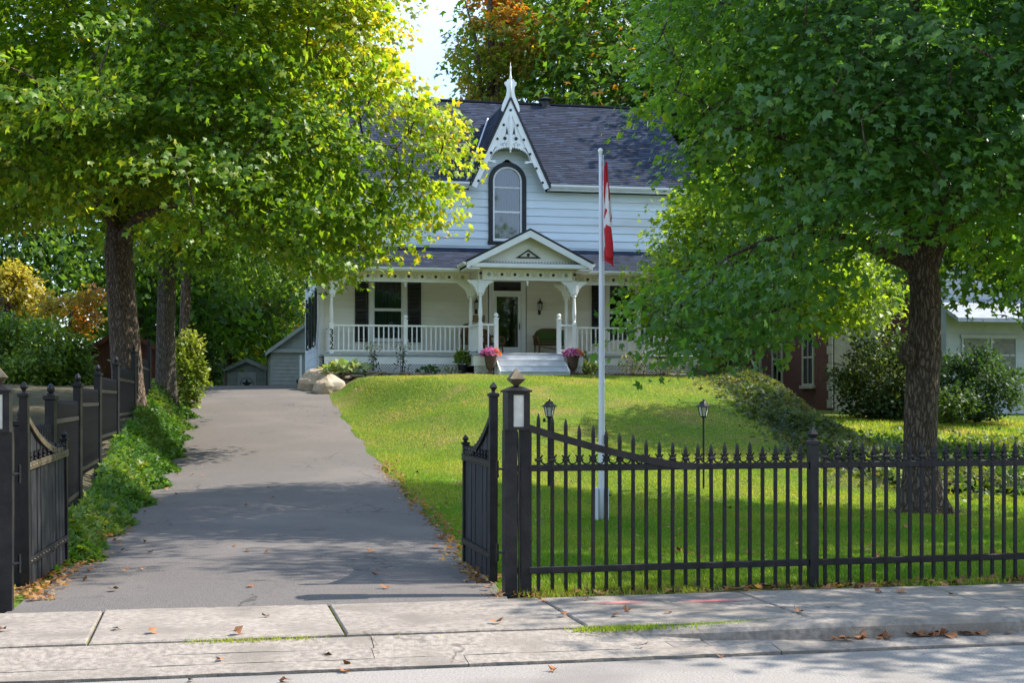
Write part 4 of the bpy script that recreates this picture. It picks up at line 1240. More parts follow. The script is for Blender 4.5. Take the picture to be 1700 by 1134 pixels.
def wicker_seat(u, v, rz, width, high, label, cushion):
    r = empty('wicker_settee' if width > 0.8 else 'wicker_chair', hloc(u, v, Z_DECK + 0.002), HA + rz)
    tag(r, label, 'settee' if width > 0.8 else 'chair', None)
    w = width / 2
    for sx in (-1, 1):
        for sy in (-1, 1):
            MB().tube([(sx * (w - 0.05), sy * 0.24, 0), (sx * (w - 0.06), sy * 0.22, 0.36)], [0.022, 0.026], 6).build('leg', 'wicker', r)
    MB().bbox(-w, w, -0.28, 0.26, 0.35, 0.42, 0.03).build('seat', 'wicker', r)
    MB().tube([(-w + 0.06, -0.24, 0.30), (0, -0.25, 0.22), (w - 0.06, -0.24, 0.30)], 0.014, 5).build('apron', 'wicker', r)
    # rounded back as a curved shell
    rings = []
    n = 14
    for i in range(n + 1):
        f = -1 + 2 * i / n
        x = f * w; y = 0.26 - 0.10 * abs(f) ** 3
        zt = high - (high - 0.66) * abs(f) ** 4
        rings.append([(x, y - 0.02, 0.40), (x, y + 0.02, 0.40), (x, y + 0.07, zt), (x, y + 0.03, zt)])
    MB().loft(rings).build('backrest', 'wicker', r)
    for sx in (-1, 1):
        MB().tube([(sx * w, 0.22, 0.64), (sx * (w + 0.02), 0.0, 0.62), (sx * (w + 0.01), -0.24, 0.60), (sx * w, -0.28, 0.52), (sx * (w - 0.03), -0.26, 0.38)], 0.035, 8).build('arm', 'wicker', r)
    if cushion:
        MB().bbox(-w + 0.06, w - 0.06, -0.26, 0.2, 0.421, 0.51, 0.035).build('seat_cushion', 'cushion', r)
        MB().bbox(-w + 0.10, w - 0.08, 0.10, 0.215, 0.512, high - 0.06, 0.04).build('back_cushion', 'cushion', r)
wicker_seat(1.35, -0.75, R(6), 1.15, 0.92, 'wicker settee with green cushions beside the front door', True)
wicker_seat(-0.62, -0.85, R(62), 0.62, 0.86, 'brown wicker armchair half behind the left newel by the door', False)
wicker_seat(-1.28, -0.8, R(20), 0.66, 1.05, 'high-backed brown wicker chair behind the portico rail', False)

# ------------------------------------------------------------------ front fence, pillars and gates
def wpos(px, Y):  return (px - 850) / 2361 * Y
def wz(py, Y):    return 1.6 + (665 - py) / 2361 * Y

def spear(h, w=0.0128, tip=0.085):
    return MB().sqlathe([(w, 0), (w, h - tip), (w * 1.06, h - tip + 0.008), (w * 0.95, h - tip * 0.5), (w * 0.62, h - 0.02), (0.002, h)])
def src(mb, name, m):
    o = mb.build(name, m); me = o.data; bpy.data.objects.remove(o); return me
PICK = src(spear(1.235), 'picket', 'iron')
collar = src(MB().sqlathe([(0.018, -0.012), (0.026, -0.006), (0.026, 0.006), (0.018, 0.012)]), 'collar', 'iron')
RING = src(MB().tube([(0.041 * math.cos(R(a)), 0, 0.041 * math.sin(R(a))) for a in range(-235, 56, 24)], 0.0072, 5), 'scroll_ring', 'iron')

FA = math.atan(0.245); FC, FS = math.cos(FA), math.sin(FA)
F0 = (0.135, 11.59)
fence = empty('front_fence', (F0[0], F0[1], 0.0), FA)
tag(fence, 'black iron picket fence with spear tips between sidewalk and lawn', 'fence')
def flatbar(mb, x0, x1, z0, z1, y0=-0.022, y1=0.022): return mb.bbox(x0, x1, y0, y1, z0, z1, 0.004)
PANEL = 2.515
def fence_post(x, h=1.28):
    p = MB().sqlathe([(0.038, 0), (0.038, h - 0.06), (0.048, h - 0.055), (0.048, h - 0.03), (0.03, h - 0.02), (0.02, h), (0.036, h + 0.03), (0.003, h + 0.09)], (x, 0))
    return p.build('post', 'iron', fence)
fence_post(PANEL); fence_post(2 * PANEL)
for k in range(2):
    x0, x1 = k * PANEL + (0.04 if k else 0.0), (k + 1) * PANEL - 0.04
    flatbar(MB(), x0, x1, 1.02, 1.073).build('rail', 'iron', fence)
    flatbar(MB(), x0, x1, 0.185, 0.24).build('rail', 'iron', fence)
    n = 20
    for i in range(n + 1 if k == 0 else n):
        x = k * PANEL + 0.085 + (PANEL - 0.2) * i / n + (0.03 if k else 0)
        if k == 1: x = PANEL + 0.115 * (i + 1)
        zb = rnd.uniform(-0.02, 0.012)
        hh = 1.235
        if k == 0 and x < 1.36:
            q = 1 - x / 1.36
            hh = 1.235 + 0.30 * q ** 1.25
        dent = (rnd.uniform(-0.012, 0.012))
        lean = 0.03 if (k == 0 and i in (12, 13)) else 0.004
        put(PICK, 'picket', (x, rnd.uniform(-0.003, 0.003), zb), fence, (rnd.uniform(-0.004, 0.004), rnd.uniform(-lean, lean) * 0.3, dent), (1, 1, hh / 1.235))
        put(collar, 'collar', (x, 0, 1.112), fence)
        if i < n:
            put(RING, 'scroll_ring', (x + 0.058, 0, 1.118), fence, (0, rnd.uniform(-0.1, 0.1), 0))
# sweeping rail from the pillar down to the level rail
up, lo_ = [], []
for i in range(15):
    x = 0.0 + 1.42 * i / 14
    q = max(0.0, 1 - x / 1.42)
    z = 1.045 + 0.33 * q ** 1.35
    up.append((x, z + 0.03)); lo_.append((x, z - 0.03))
MB().strip(up, lo_, -0.030, 0.026).build('sweep_rail', 'iron', fence)
riv = MB()
for k in range(2):
    for i in range(21):
        x = k * PANEL + 0.085 + (PANEL - 0.2) * i / 20
        for z in (1.045, 0.212):
            riv.lathe([(0.008, 0), (0.006, 0.005), (0.001, 0.007)], 6)
            n_ = 18
            for j in range(len(riv.v) - n_, len(riv.v)):
                a, b, c = riv.v[j]; riv.v[j] = (x + a, -0.022 - c, z + b)
tag(riv.build('rivets', 'iron', fence), kind='stuff')

def pillar(X, Y, rz, mirror, label):
    """twin iron posts carrying a glazed lantern box with a diamond finial"""
    r = empty('gate_pillar', (X, Y, 0.0), rz)
    tag(r, label, 'gate pillar', None)
    s = -1 if mirror else 1
    MB().sqlathe([(0.052, -0.06), (0.052, 1.36)], (s * -0.035, 0)).build('post', 'iron', r)
    MB().sqlathe([(0.044, -0.06), (0.044, 1.36)], (s * 0.100, 0.02)).build('post', 'iron', r)
    MB().bbox(-0.022 if s > 0 else -0.10, 0.10 if s > 0 else 0.022, -0.02, 0.02, 1.02, 1.07).bbox(-0.022 if s > 0 else -0.10, 0.10 if s > 0 else 0.022, -0.02, 0.02, 0.19, 0.24).build('tie_bar', 'iron', r)
    cx = s * 0.02
    b = MB()
    for sx in (-1, 1):
        b.box(cx + sx * 0.068 - 0.024, cx + sx * 0.068 + 0.024, -0.092, 0.092, 1.361, 1.665)
    b.box(cx - 0.0439, cx + 0.0439, -0.092, 0.092, 1.361, 1.385).box(cx - 0.0439, cx + 0.0439, -0.092, 0.092, 1.645, 1.665)
    box = b.build('lantern_box', 'iron', r)
    MB().box(cx - 0.0435, cx + 0.0435, -0.082, 0.082, 1.386, 1.644).build('lamp_pane', 'lampglass', box)
    MB().sqlathe([(0.105, 1.666), (0.108, 1.68), (0.05, 1.71), (0.018, 1.72)], (cx, 0)).build('cap', 'iron', r)
    o = MB().sqlathe([(0.012, 1.715), (0.066, 1.775), (0.004, 1.86)], (cx, 0)).build('finial', 'brass', r)
    MB().tube([(s * 0.022, -0.03, 1.35), (s * 0.03, -0.045, 1.1), (s * 0.02, -0.04, 0.8), (s * 0.035, -0.04, 0.4), (s * 0.03, -0.03, 0.0)], 0.007, 6).build('cable', 'iron', r)
    for z in (1.04, 0.36):
        MB().tube([(s * -0.085, 0.0, z), (s * -0.14, 0.04, z + 0.005)], 0.010, 6).tube([(s * -0.13, 0.035, z - 0.07), (s * -0.13, 0.035, z + 0.07)], 0.012, 6).build('hinge', 'iron', r)
    return r
pillar(0.015, 11.57, FA, False, 'black iron gate pillar with lantern and diamond finial right of the driveway')
pillar(-3.86, 10.74, LA, True, 'black iron gate pillar with lantern cut by the left picture edge')

def gate_leaf(X, Y, Xe, Ye, tilt, label, flip):
    d = math.atan2(Ye - Y, Xe - X); Lw = math.hypot(Xe - X, Ye - Y)
    r = empty('gate_leaf', (X, Y, 0.03), d)
    r.rotation_euler = (0, -tilt, d)
    tag(r, label, 'gate', 'the two open driveway gate leaves')
    MB().sqlathe([(0.034, 0), (0.034, 1.60), (0.045, 1.605), (0.045, 1.63), (0.014, 1.64), (0.012, 1.655), (0.030, 1.685), (0.003, 1.73)]).build('hinge_post', 'iron', r)
    MB().sqlathe([(0.026, 0.02), (0.026, 1.13), (0.036, 1.135), (0.036, 1.155), (0.012, 1.165), (0.028, 1.19), (0.003, 1.23)], (Lw, 0)).build('end_post', 'iron', r)
    n = 12
    for i in range(n):
        a = 0.045 + (Lw - 0.08) * i / n; b = 0.045 + (Lw - 0.08) * (i + 1) / n - rnd.uniform(0.006, 0.016)
        f = (a + b) / 2 / Lw
        top = 1.10 + 0.40 * (1 - f) ** 1.9 + rnd.uniform(-0.01, 0.01)
        y = rnd.uniform(-0.004, 0.004); m_ = (a + b) / 2; zb = 0.0 + rnd.uniform(0, 0.02)
        MB().prism([(a, zb), (b, zb), (b, top - 0.07), (m_ + 0.004, top), (m_ - 0.004, top), (a, top - 0.07)], y - 0.007, y + 0.007).build('board', 'ironboard', r)
    for side in (-1, 1):
        y0, y1 = sorted((side * 0.013, side * 0.030))
        flatbar(MB(), 0.03, Lw + 0.05, 0.985, 1.05, y0, y1).build('strap', 'brass' if side * flip > 0 else 'iron', r)
        flatbar(MB(), 0.03, Lw + 0.05, 0.19, 0.25, y0, y1).build('strap', 'iron', r)
        A, B = [], []
        for i in range(13):
            f = i / 12
            x = 0.03 + (Lw * 0.86) * f; z = 1.06 + 0.36 * (1 - f) ** 1.9
            A.append((x, z + 0.027)); B.append((x, z - 0.027))
        MB().strip(A, B, y0, y1).build('curved_strap', 'brass' if side * flip > 0 else 'iron', r)
        rv = MB()
        for i in range(14):
            x = 0.07 + (Lw - 0.1) * i / 13
            for z in (1.017, 0.22):
                ring = [(x + 0.009 * math.cos(q), side * 0.0305, z + 0.009 * math.sin(q)) for q in np.linspace(0, 5.5, 7)]
                rv.loft([ring, [(x + (p[0] - x) * 0.5, side * 0.036, z + (p[2] - z) * 0.5) for p in ring]])
        tag(rv.build('rivets', 'brass', r), kind='stuff')
        for i in range(9):
            x = 0.10 + (Lw - 0.2) * i / 8
            put(SPIN, 'spindle', (x, side * 0.021, 1.052), r)
    return r
SPIN = src(MB().lathe([(0.012, 0), (0.016, 0.012), (0.009, 0.025), (0.017, 0.045), (0.008, 0.07), (0.012, 0.08)], 8), 'spindle', 'iron')
gate_leaf(-0.165, 12.30, -0.445, 13.55, 0.012, 'solid black gate leaf beside the lantern pillar, swung in over the lawn edge', -1)
gate_leaf(-4.05, 11.86, -4.17, 13.28, 0.045, 'solid black gate leaf with brass strap, swung open by the left bank', -1)

# side fence climbing the bank: level panels stepping up from post to post
SP = [(-4.14, 12.0, 1.50), (-4.54, 14.0, 1.72), (-5.25, 17.2, 1.88), (-5.94, 20.4, 2.07), (-6.68, 24.0, 2.30), (-7.58, 28.5, 2.66), (-8.68, 34.0, 3.02)]
side = empty('side_fence', (SP[0][0], SP[0][1], 0.0))
tag(side, 'black picket side fence stepping up the ivy bank beside the driveway', 'fence')
ox, oy = SP[0][0], SP[0][1]
SPK = src(spear(1.0, 0.013, 0.07), 'picket', 'iron')
for i, (X, Y, zt) in enumerate(SP):
    zg = float(H(X - 0.1, Y)) - 0.15
    MB().sqlathe([(0.045, zg), (0.045, zt - 0.12), (0.06, zt - 0.11), (0.06, zt - 0.075), (0.03, zt - 0.07), (0.026, zt - 0.05)], (X - ox, Y - oy)).lathe(
        [(0.02, zt - 0.05), (0.036, zt - 0.03), (0.040, zt - 0.005), (0.028, zt + 0.025), (0.005, zt + 0.05)], 10, (X - ox, Y - oy)).build('post', 'iron', side)
    if i == len(SP) - 1: break
    X2, Y2, zt2 = SP[i + 1]
    d = Vector((X2 - X, Y2 - Y)); Lw = d.length; a = math.atan2(d.y, d.x); d.normalize()
    ptop = zt - 0.12
    zg2 = float(H(X2 - 0.1, Y2))
    zbot = max(zg, min(zg2, ptop - 1.0)) + 0.12 if i else 0.08
    zbot = min(zbot, ptop - 0.9)
    for (za, zb) in ((ptop - 0.24, ptop - 0.19), (zbot + 0.05, zbot + 0.10)):
        m_ = MB().bbox(0.045, Lw - 0.045, -0.02, 0.02, za, zb, 0.004)
        o = m_.build('rail', 'iron' if za < 1 else 'iron', side); o.location = (X - ox, Y - oy, 0); o.rotation_euler = (0, 0, a)
    n = int(Lw / 0.125)
    for k in range(1, n):
        x = Lw * k / n
        h_ = ptop - zbot
        put(SPK, 'picket', (X - ox + d.x * x, Y - oy + d.y * x, zbot), side, (0, 0, a), (1, 1, h_))

# ------------------------------------------------------------------ flagpole and flag
FPX, FPY = 1.17, 18.6
fp = empty('flagpole', (FPX, FPY, float(H(FPX, FPY))))
tag(fp, 'white painted flagpole standing on the front lawn', 'flagpole')
MB().tube([(0, 0, -0.1), (0, 0, 0.44), (0.0, 0, 2.0), (-0.004, 0, 3.4), (-0.012, 0, 4.80)], [0.042, 0.040, 0.036, 0.030, 0.024], 14).build('shaft', 'metalgrey', fp, smooth=True)
MB().lathe([(0.024, 4.80), (0.03, 4.805)] + [(0.036 * math.sin(R(a)), 4.84 - 0.036 * math.cos(R(a))) for a in range(30, 180, 25)] + [(0.003, 4.876)], 14, (-0.012, 0)).build('ball', 'white', fp, smooth=True)
for s in (-1, 1):
    MB().bbox(s * 0.068 - 0.026, s * 0.068 + 0.026, -0.05, 0.05, -0.1, 0.43, 0.008).build('base_board', 'metalgrey', fp)
MB().tube([(-0.11, 0, 0.33), (0.13, 0, 0.33)], 0.010, 6).build('bolt', 'iron', fp)
MB().tube([(0.02, -0.035, 4.78), (0.032, -0.04, 3.0), (0.036, -0.046, 1.05)], 0.004, 5).build('halyard', 'white', fp)
MB().box(0.03, 0.05, -0.06, -0.04, 1.0, 1.12).build('cleat', 'iron', fp)
# limp flag: cloth pleated against the pole, hanging from the upper hoist corner
nu, nv = 36, 44
fv, ff, fm = [], [], []
for j in range(nv + 1):
    q = j / nv
    z = 4.66 - 1.18 * q
    wdt = 0.024 + 0.105 * q ** 0.85
    for i in range(nu + 1):
        f = i / nu
        x = 0.040 + wdt * (0.5 - 0.5 * math.cos(f * math.pi * 3.0)) * (0.75 + 0.25 * f) + 0.012 * math.sin(7 * q + 5 * f)
        y = -0.05 + 0.11 * (f - 0.4) + 0.03 * math.sin(f * 9 + q * 3.5) * (0.3 + q)
        zz = z - 0.10 * f * q + 0.03 * math.sin(f * 6 + q * 4) - (0.05 if q > 0.9 else 0) * f
        fv.append((x, y, zz))
for j in range(nv):
    for i in range(nu):
        a = j * (nu + 1) + i
        ff.append((a, a + 1, a + nu + 2, a + nu + 1))
        f, q = i / nu, j / nv
        k = q + 0.10 * math.sin(f * 7) - 0.08 * f
        leafy = abs(k - 0.545 + 0.1 * (f - 0.5)) < 0.022 + 0.02 * math.sin(f * 21)
        fm.append(1 if 0.29 < k < 0.72 and not leafy else 0)
o = MB().add(fv, ff).build('flag', 'flagred', smooth=True)
o.data.materials.append(M['flagwhite'])
for p, k in zip(o.data.polygons, fm): p.material_index = k
o.location = (FPX, FPY, float(H(FPX, FPY)))
tag(o, 'limp red and white flag with maple leaf hanging down the flagpole', 'flag')

# ------------------------------------------------------------------ lawn lamps
def lawn_lamp(px, Y, ztop, pole_r, label, arm):
    X = wpos(px, Y); zg = float(H(X, Y)); h = ztop - zg
    r = empty('lawn_lamp', (X, Y, zg)); tag(r, label, 'lamp post', 'two small lamp posts on the lawn')
    MB().tube([(0, 0, -0.1), (0, 0, h - 0.30)], pole_r, 10).build('pole', 'iron', r)
    MB().lathe([(pole_r, h - 0.31), (0.05, h - 0.30), (0.055, h - 0.285), (0.03, h - 0.28)], 8).build('gallery', 'iron', r)
    MB().lathe([(0.052, h - 0.279), (0.088, h - 0.125)], 6).build('lamp_glass', 'lampglass', r)
    c = MB()
    for k in range(6):
        a = 2 * math.pi * k / 6
        c.tube([(0.054 * math.cos(a), 0.054 * math.sin(a), h - 0.28), (0.092 * math.cos(a), 0.092 * math.sin(a), h - 0.12)], 0.007, 4)
    c.build('cage', 'iron', r)
    MB().lathe([(0.128, h - 0.124), (0.13, h - 0.115), (0.075, h - 0.075), (0.06, h - 0.05), (0.045, h - 0.035), (0.015, h - 0.03), (0.018, h - 0.015), (0.003, h + 0.01)], 8).build('lamp_roof', 'iron', r)
    if arm:
        MB().tube([(0, 0, h - 0.36), (-0.06, 0, h - 0.37), (-0.08, 0, h - 0.34)], 0.008, 5).lathe([(0.005, h - 0.38), (0.028, h - 0.36), (0.02, h - 0.32), (0.003, h - 0.31)], 8, (-0.085, 0)).build('side_arm', 'iron', r)
lawn_lamp(912, 23.4, wz(663, 23.4), 0.032, 'small black lamp post on the lawn nearest the gate pillar', True)
lawn_lamp(1168, 23.6, wz(663, 23.6), 0.017, 'slim black lamp post on the lawn right of the flagpole', False)

# ------------------------------------------------------------------ rocks
def rock(X, Y, rx, ry, rz, m, seed, name='boulder', parent=None, z=None, rot=0, flat=0.0):
    import bmesh
    g = random.Random(seed)
    bm = bmesh.new(); bmesh.ops.create_icosphere(bm, subdivisions=3 if rx > 0.25 else 2, radius=1)
    ph = [g.uniform(0, 6) for _ in range(9)]
    planes = [(Vector((g.uniform(-1, 1), g.uniform(-1, 1), g.uniform(-0.5, 1))).normalized(), g.uniform(0.62, 0.85)) for _ in range(7)]
    for v in bm.verts:
        p = v.co
        for nrm_, dd in planes:                 # knock flat faces off
            e = p.dot(nrm_) - dd
            if e > 0: p -= nrm_ * e * 0.9
        k = 1 + 0.06 * math.sin(5 * p.x + ph[0]) * math.sin(4 * p.y + ph[1]) + 0.04 * math.sin(9 * p.z + ph[2] + 3 * p.x) + g.uniform(-0.018, 0.018)
        v.co = Vector((p.x * rx * k, p.y * ry * k, p.z * rz * k))
    me = bpy.data.meshes.new(name); bm.to_mesh(me); bm.free(); me.materials.append(M[m])
    o = link(name, me, parent)
    zz = float(H(X, Y)) if z is None else z
    o.location = (X, Y, zz + rz * 0.45); o.rotation_euler = (0, 0, rot)
    return o
tag(rock(-5.80, 43.2, 0.74, 0.55, 0.50, 'rock', 3), 'large pale limestone boulder at the top of the driveway', 'boulder')
tag(rock(-5.40, 42.0, 0.50, 0.42, 0.40, 'rock', 8), 'smaller tan boulder in front of the larger one', 'boulder')
tag(rock(5.5, 41.6, 0.75, 0.4, 0.20, 'rockgrey', 5, z=2.2), 'low grey boulder at the right end of the flower bed', 'boulder')
tag(rock(6.7, 41.9, 0.55, 0.45, 0.24, 'rockgrey', 6, z=2.15), 'grey boulder at the top of the ground cover bank', 'boulder')
# stacked flat stones edging the bed
def edging(u0, u1, v, label):
    x, y = hw((u0 + u1) / 2, v)
    r = empty('stone_edging', (x, y, 2.28), HA); tag(r, label, 'stone edging')
    proto = [src_rock(k) for k in range(5)]
    for row in range(2):
        u = u0 + row * 0.1
        while u < u1:
            w = rnd.uniform(0.11, 0.24)
            gx, gy = hw(u + w, v - 0.1)
            o = put(proto[rnd.randrange(5)], 'stone', (u + w - (u0 + u1) / 2, rnd.uniform(-0.05, 0.05), float(H(gx, gy)) - 2.28 + 0.03 + 0.095 * row + rnd.uniform(-0.01, 0.01)), r,
                    (rnd.uniform(-0.1, 0.1), rnd.uniform(-0.1, 0.1), rnd.uniform(-0.3, 0.3)), (w, 0.15, 0.062))
            u += 2 * w * 0.93
            if row and rnd.random() < 0.25: u += 0.3
def src_rock(k):
    o = rock(0, 0, 1.0, 1.0, 1.0, 'edging', 40 + k, 'stone', z=0); me = o.data; bpy.data.objects.remove(o); return me
edging(-5.75, -1.35, -3.35, 'low edging of flat stones along the bed left of the steps')
edging(1.35, 5.6, -3.45, 'low edging of flat stones along the bed right of the steps')
for s, nm in ((-1, 'left'), (1, 'right')):
    a, b = sorted((s * 5.7, s * 1.3))
    mb = MB(); n = 16
    rr = []
    for i in range(n + 1):
        u = a + (b - a) * i / n
        row = []
        for v, zz in ((-3.36, 2.10), (-3.2, 2.42), (-2.5, 2.45), (-1.9, 2.40)):
            row.append((*hw(u, v), zz + rnd.uniform(-0.02, 0.02)))
        rr.append(row)
    vs = [p for r_ in rr for p in r_]; fs = [(i * 4 + k, i * 4 + k + 1, i * 4 + k + 5, i * 4 + k + 4) for i in range(n) for k in range(3)]
    tag(mb.add(vs, fs).build('flower_bed', 'soil'), 'dark soil of the bed ' + nm + ' of the steps', kind='structure')

# drain pipe at the house corner
tag(MB().tube([(-6.75, 44.6, 2.18), (-6.35, 44.55, 2.38), (-5.95, 44.5, 2.62), (-5.85, 44.6, 2.8)], [0.07, 0.07, 0.07, 0.06], 10).build('drain_pipe', 'blacktrim'),
    'black drain pipe slanting down at the house corner', 'pipe')

# ------------------------------------------------------------------ garden plants
def plant(name, loc, n, rad, hgt, size, cols, label, cat, seed, shape='oval', stems=6, up=0.5, m='plant', group=None, dome=True):
    g = np.random.default_rng(seed)
    r = empty(name, loc); tag(r, label, cat, group)
    a = g.uniform(0, 2 * np.pi, n); q = np.sqrt(g.uniform(0, 1, n))
    zf = g.uniform(0.05, 1, n)
    prof = np.sqrt(np.clip(1 - (zf - 0.35) ** 2 / 0.5, 0.05, 1)) if dome else np.ones(n) * 0.7 + 0.3 * np.sin(zf * 9)
    P = np.stack([rad * q * prof * np.cos(a), rad * q * prof * np.sin(a), hgt * zf], -1)
    out = np.stack([np.cos(a), np.sin(a), np.zeros(n)], -1)
    tip = out * 0.8 + g.normal(0, 0.5, (n, 3)) + np.array([0, 0, up - 0.4])
    nr = np.array([0, 0, 1.0]) + out * 0.4 + g.normal(0, 0.4, (n, 3))
    ci = g.integers(0, len(cols), n)
    c = np.array(cols)[ci] * g.uniform(0.7, 1.25, n)[:, None]
    link('foliage', leaves_mesh('foliage', P, tip, nr, size * g.uniform(0.6, 1.2, n), c, m, shape), r)
    sm_ = MB()
    for k in range(stems):
        b = g.uniform(0, 6.28); e = rad * g.uniform(0.2, 0.8)
        sm_.tube([(0.03 * math.cos(b), 0.03 * math.sin(b), -0.03), (e * 0.5 * math.cos(b), e * 0.5 * math.sin(b), hgt * 0.5), (e * math.cos(b), e * math.sin(b), hgt * 0.92)], [0.008, 0.006, 0.003], 4)
    sm_.build('stem', 'barkgrey', r)
    return r
GR = [(0.06, 0.13, 0.02), (0.09, 0.17, 0.03), (0.045, 0.10, 0.018)]
LIM = [(0.17, 0.24, 0.04), (0.24, 0.29, 0.06), (0.11, 0.19, 0.03)]
DRK = [(0.03, 0.065, 0.018), (0.04, 0.085, 0.022), (0.055, 0.075, 0.02)]
bed = lambda u, v=-2.75: hloc(u, v, 2.40)
plant('hosta', bed(-5.55), 190, 0.70, 0.34, 0.27, [(0.10, 0.20, 0.05), (0.22, 0.30, 0.13), (0.30, 0.34, 0.17)], 'pale variegated hosta at the left end of the flower bed', 'plant', 31)
plant('leggy_shrub', bed(-4.72), 210, 0.26, 0.95, 0.085, DRK, 'tall dark leggy shrub against the porch rail nearest the hosta', 'shrub', 32, dome=False)
plant('leggy_shrub', bed(-3.85), 150, 0.30, 1.0, 0.085, DRK + [(0.05, 0.03, 0.02)], 'sparse dark shrub with bare stems leaning toward the middle newel', 'shrub', 33, dome=False)
plant('low_perennial', bed(-3.05), 120, 0.34, 0.25, 0.14, GR, 'low green leafy perennial left of the white flowers', 'plant', 34)
plant('white_flowers', bed(-2.35), 170, 0.36, 0.24, 0.08, [(0.55, 0.55, 0.48), (0.12, 0.19, 0.05), (0.4, 0.42, 0.32)], 'low clump of white flowers in front of the lattice', 'flowers', 35)
plant('broadleaf_shrub', bed(2.05, -2.6), 150, 0.36, 0.62, 0.19, DRK + GR, 'dark broad-leaved shrub right of the steps', 'shrub', 36)
plant('lime_shrub', bed(1.95, -3.05), 170, 0.32, 0.36, 0.12, LIM, 'low yellow-green shrub beside the right urn', 'shrub', 37)
plant('flowering_shrub', bed(3.5, -2.8), 260, 0.45, 0.75, 0.10, LIM + GR + [(0.45, 0.42, 0.20)], 'pale yellow-green bush below the right porch window', 'shrub', 38)
plant('twiggy_shrub', bed(4.6, -2.8), 260, 0.55, 0.65, 0.10, GR + LIM + [(0.2, 0.13, 0.05)], 'twiggy green and tan bush at the right end of the bed', 'shrub', 39)
# pot by the portico
pot = empty('plant_pot', hloc(-1.95, -2.75, 2.42)); tag(pot, 'dark plant pot beside the portico lattice', 'pot')
MB().lathe([(0.11, 0), (0.16, 0.24), (0.18, 0.25), (0.18, 0.29), (0.155, 0.29), (0.15, 0.24)], 16).build('pot_body', 'blacktrim', pot, smooth=False)
plant('potted_grass', hloc(-1.95, -2.75, 2.68), 150, 0.24, 0.34, 0.20, GR + LIM, 'tufted green plant in the dark pot by the portico', 'plant', 41, up=1.3)
# urns with chrysanthemums
def urn(u, v, label, seed, label2):
    r = empty('urn', hloc(u, v, 2.29)); tag(r, label, 'urn', 'urns flanking the steps')
    MB().sqlathe([(0.17, 0), (0.17, 0.07), (0.13, 0.08)]).build('plinth', 'terracotta', r)
    MB().lathe([(0.12, 0.08), (0.10, 0.12), (0.065, 0.17), (0.06, 0.22), (0.10, 0.26), (0.145, 0.36), (0.165, 0.50), (0.185, 0.62), (0.235, 0.68), (0.24, 0.71), (0.20, 0.71), (0.17, 0.62)], 20).build('bowl', 'terracotta', r, smooth=True)
    g = np.random.default_rng(seed)
    n = 620
    th = np.arccos(g.uniform(0.05, 1, n)); ph = g.uniform(0, 2 * np.pi, n)
    nr = np.stack([np.sin(th) * np.cos(ph), np.sin(th) * np.sin(ph), np.cos(th)], -1)
    P = nr * np.array([0.30, 0.30, 0.21]) * g.uniform(0.9, 1.04, n)[:, None]
    pinks = np.array([(0.55, 0.09, 0.28), (0.62, 0.20, 0.40), (0.45, 0.05, 0.22), (0.66, 0.32, 0.48)]); ors = np.array([(0.72, 0.20, 0.02), (0.78, 0.32, 0.03), (0.6, 0.13, 0.02)])
    xr = nr[:, 0] * HC + nr[:, 1] * HS
    orange = xr + g.normal(0, 0.13, n) > 0.42
    c = np.where(orange[:, None], ors[g.integers(0, 3, n)], pinks[g.integers(0, 4, n)])
    fl = empty('chrysanthemum', hloc(u, v, 2.96)); tag(fl, label2, 'flowers', 'potted chrysanthemums')
    tips = np.cross(nr, g.normal(0, 1, (n, 3)))
    link('blossom', leaves_mesh('blossom', P, tips + nr * 0.5, nr + g.normal(0, 0.4, (n, 3)), 0.075 * g.uniform(0.7, 1.2, n), c, 'pink', 'oval'), fl)
    ng = 260
    ph = g.uniform(0, 2 * np.pi, ng); rr = 0.25 * np.sqrt(g.uniform(0.2, 1, ng)); zz = g.uniform(0.0, 0.10, ng)
    P = np.stack([rr * np.cos(ph), rr * np.sin(ph), zz], -1)
    link('foliage', leaves_mesh('foliage', P, np.stack([np.cos(ph), np.sin(ph), 0.3 + 0 * ph], -1), np.tile((0, 0, 1.0), (ng, 1)) + g.normal(0, 0.3, (ng, 3)), 0.08 * g.uniform(0.7, 1.2, ng), np.tile((0.06, 0.12, 0.025), (ng, 1)), 'plant', 'oval'), fl)
urn(-1.27, -3.78, 'brown urn planter left of the white steps', 51, 'pink and orange chrysanthemums in the urn left of the steps')
urn(1.30, -3.78, 'brown urn planter right of the white steps', 52, 'pink and orange chrysanthemums in the urn right of the steps')

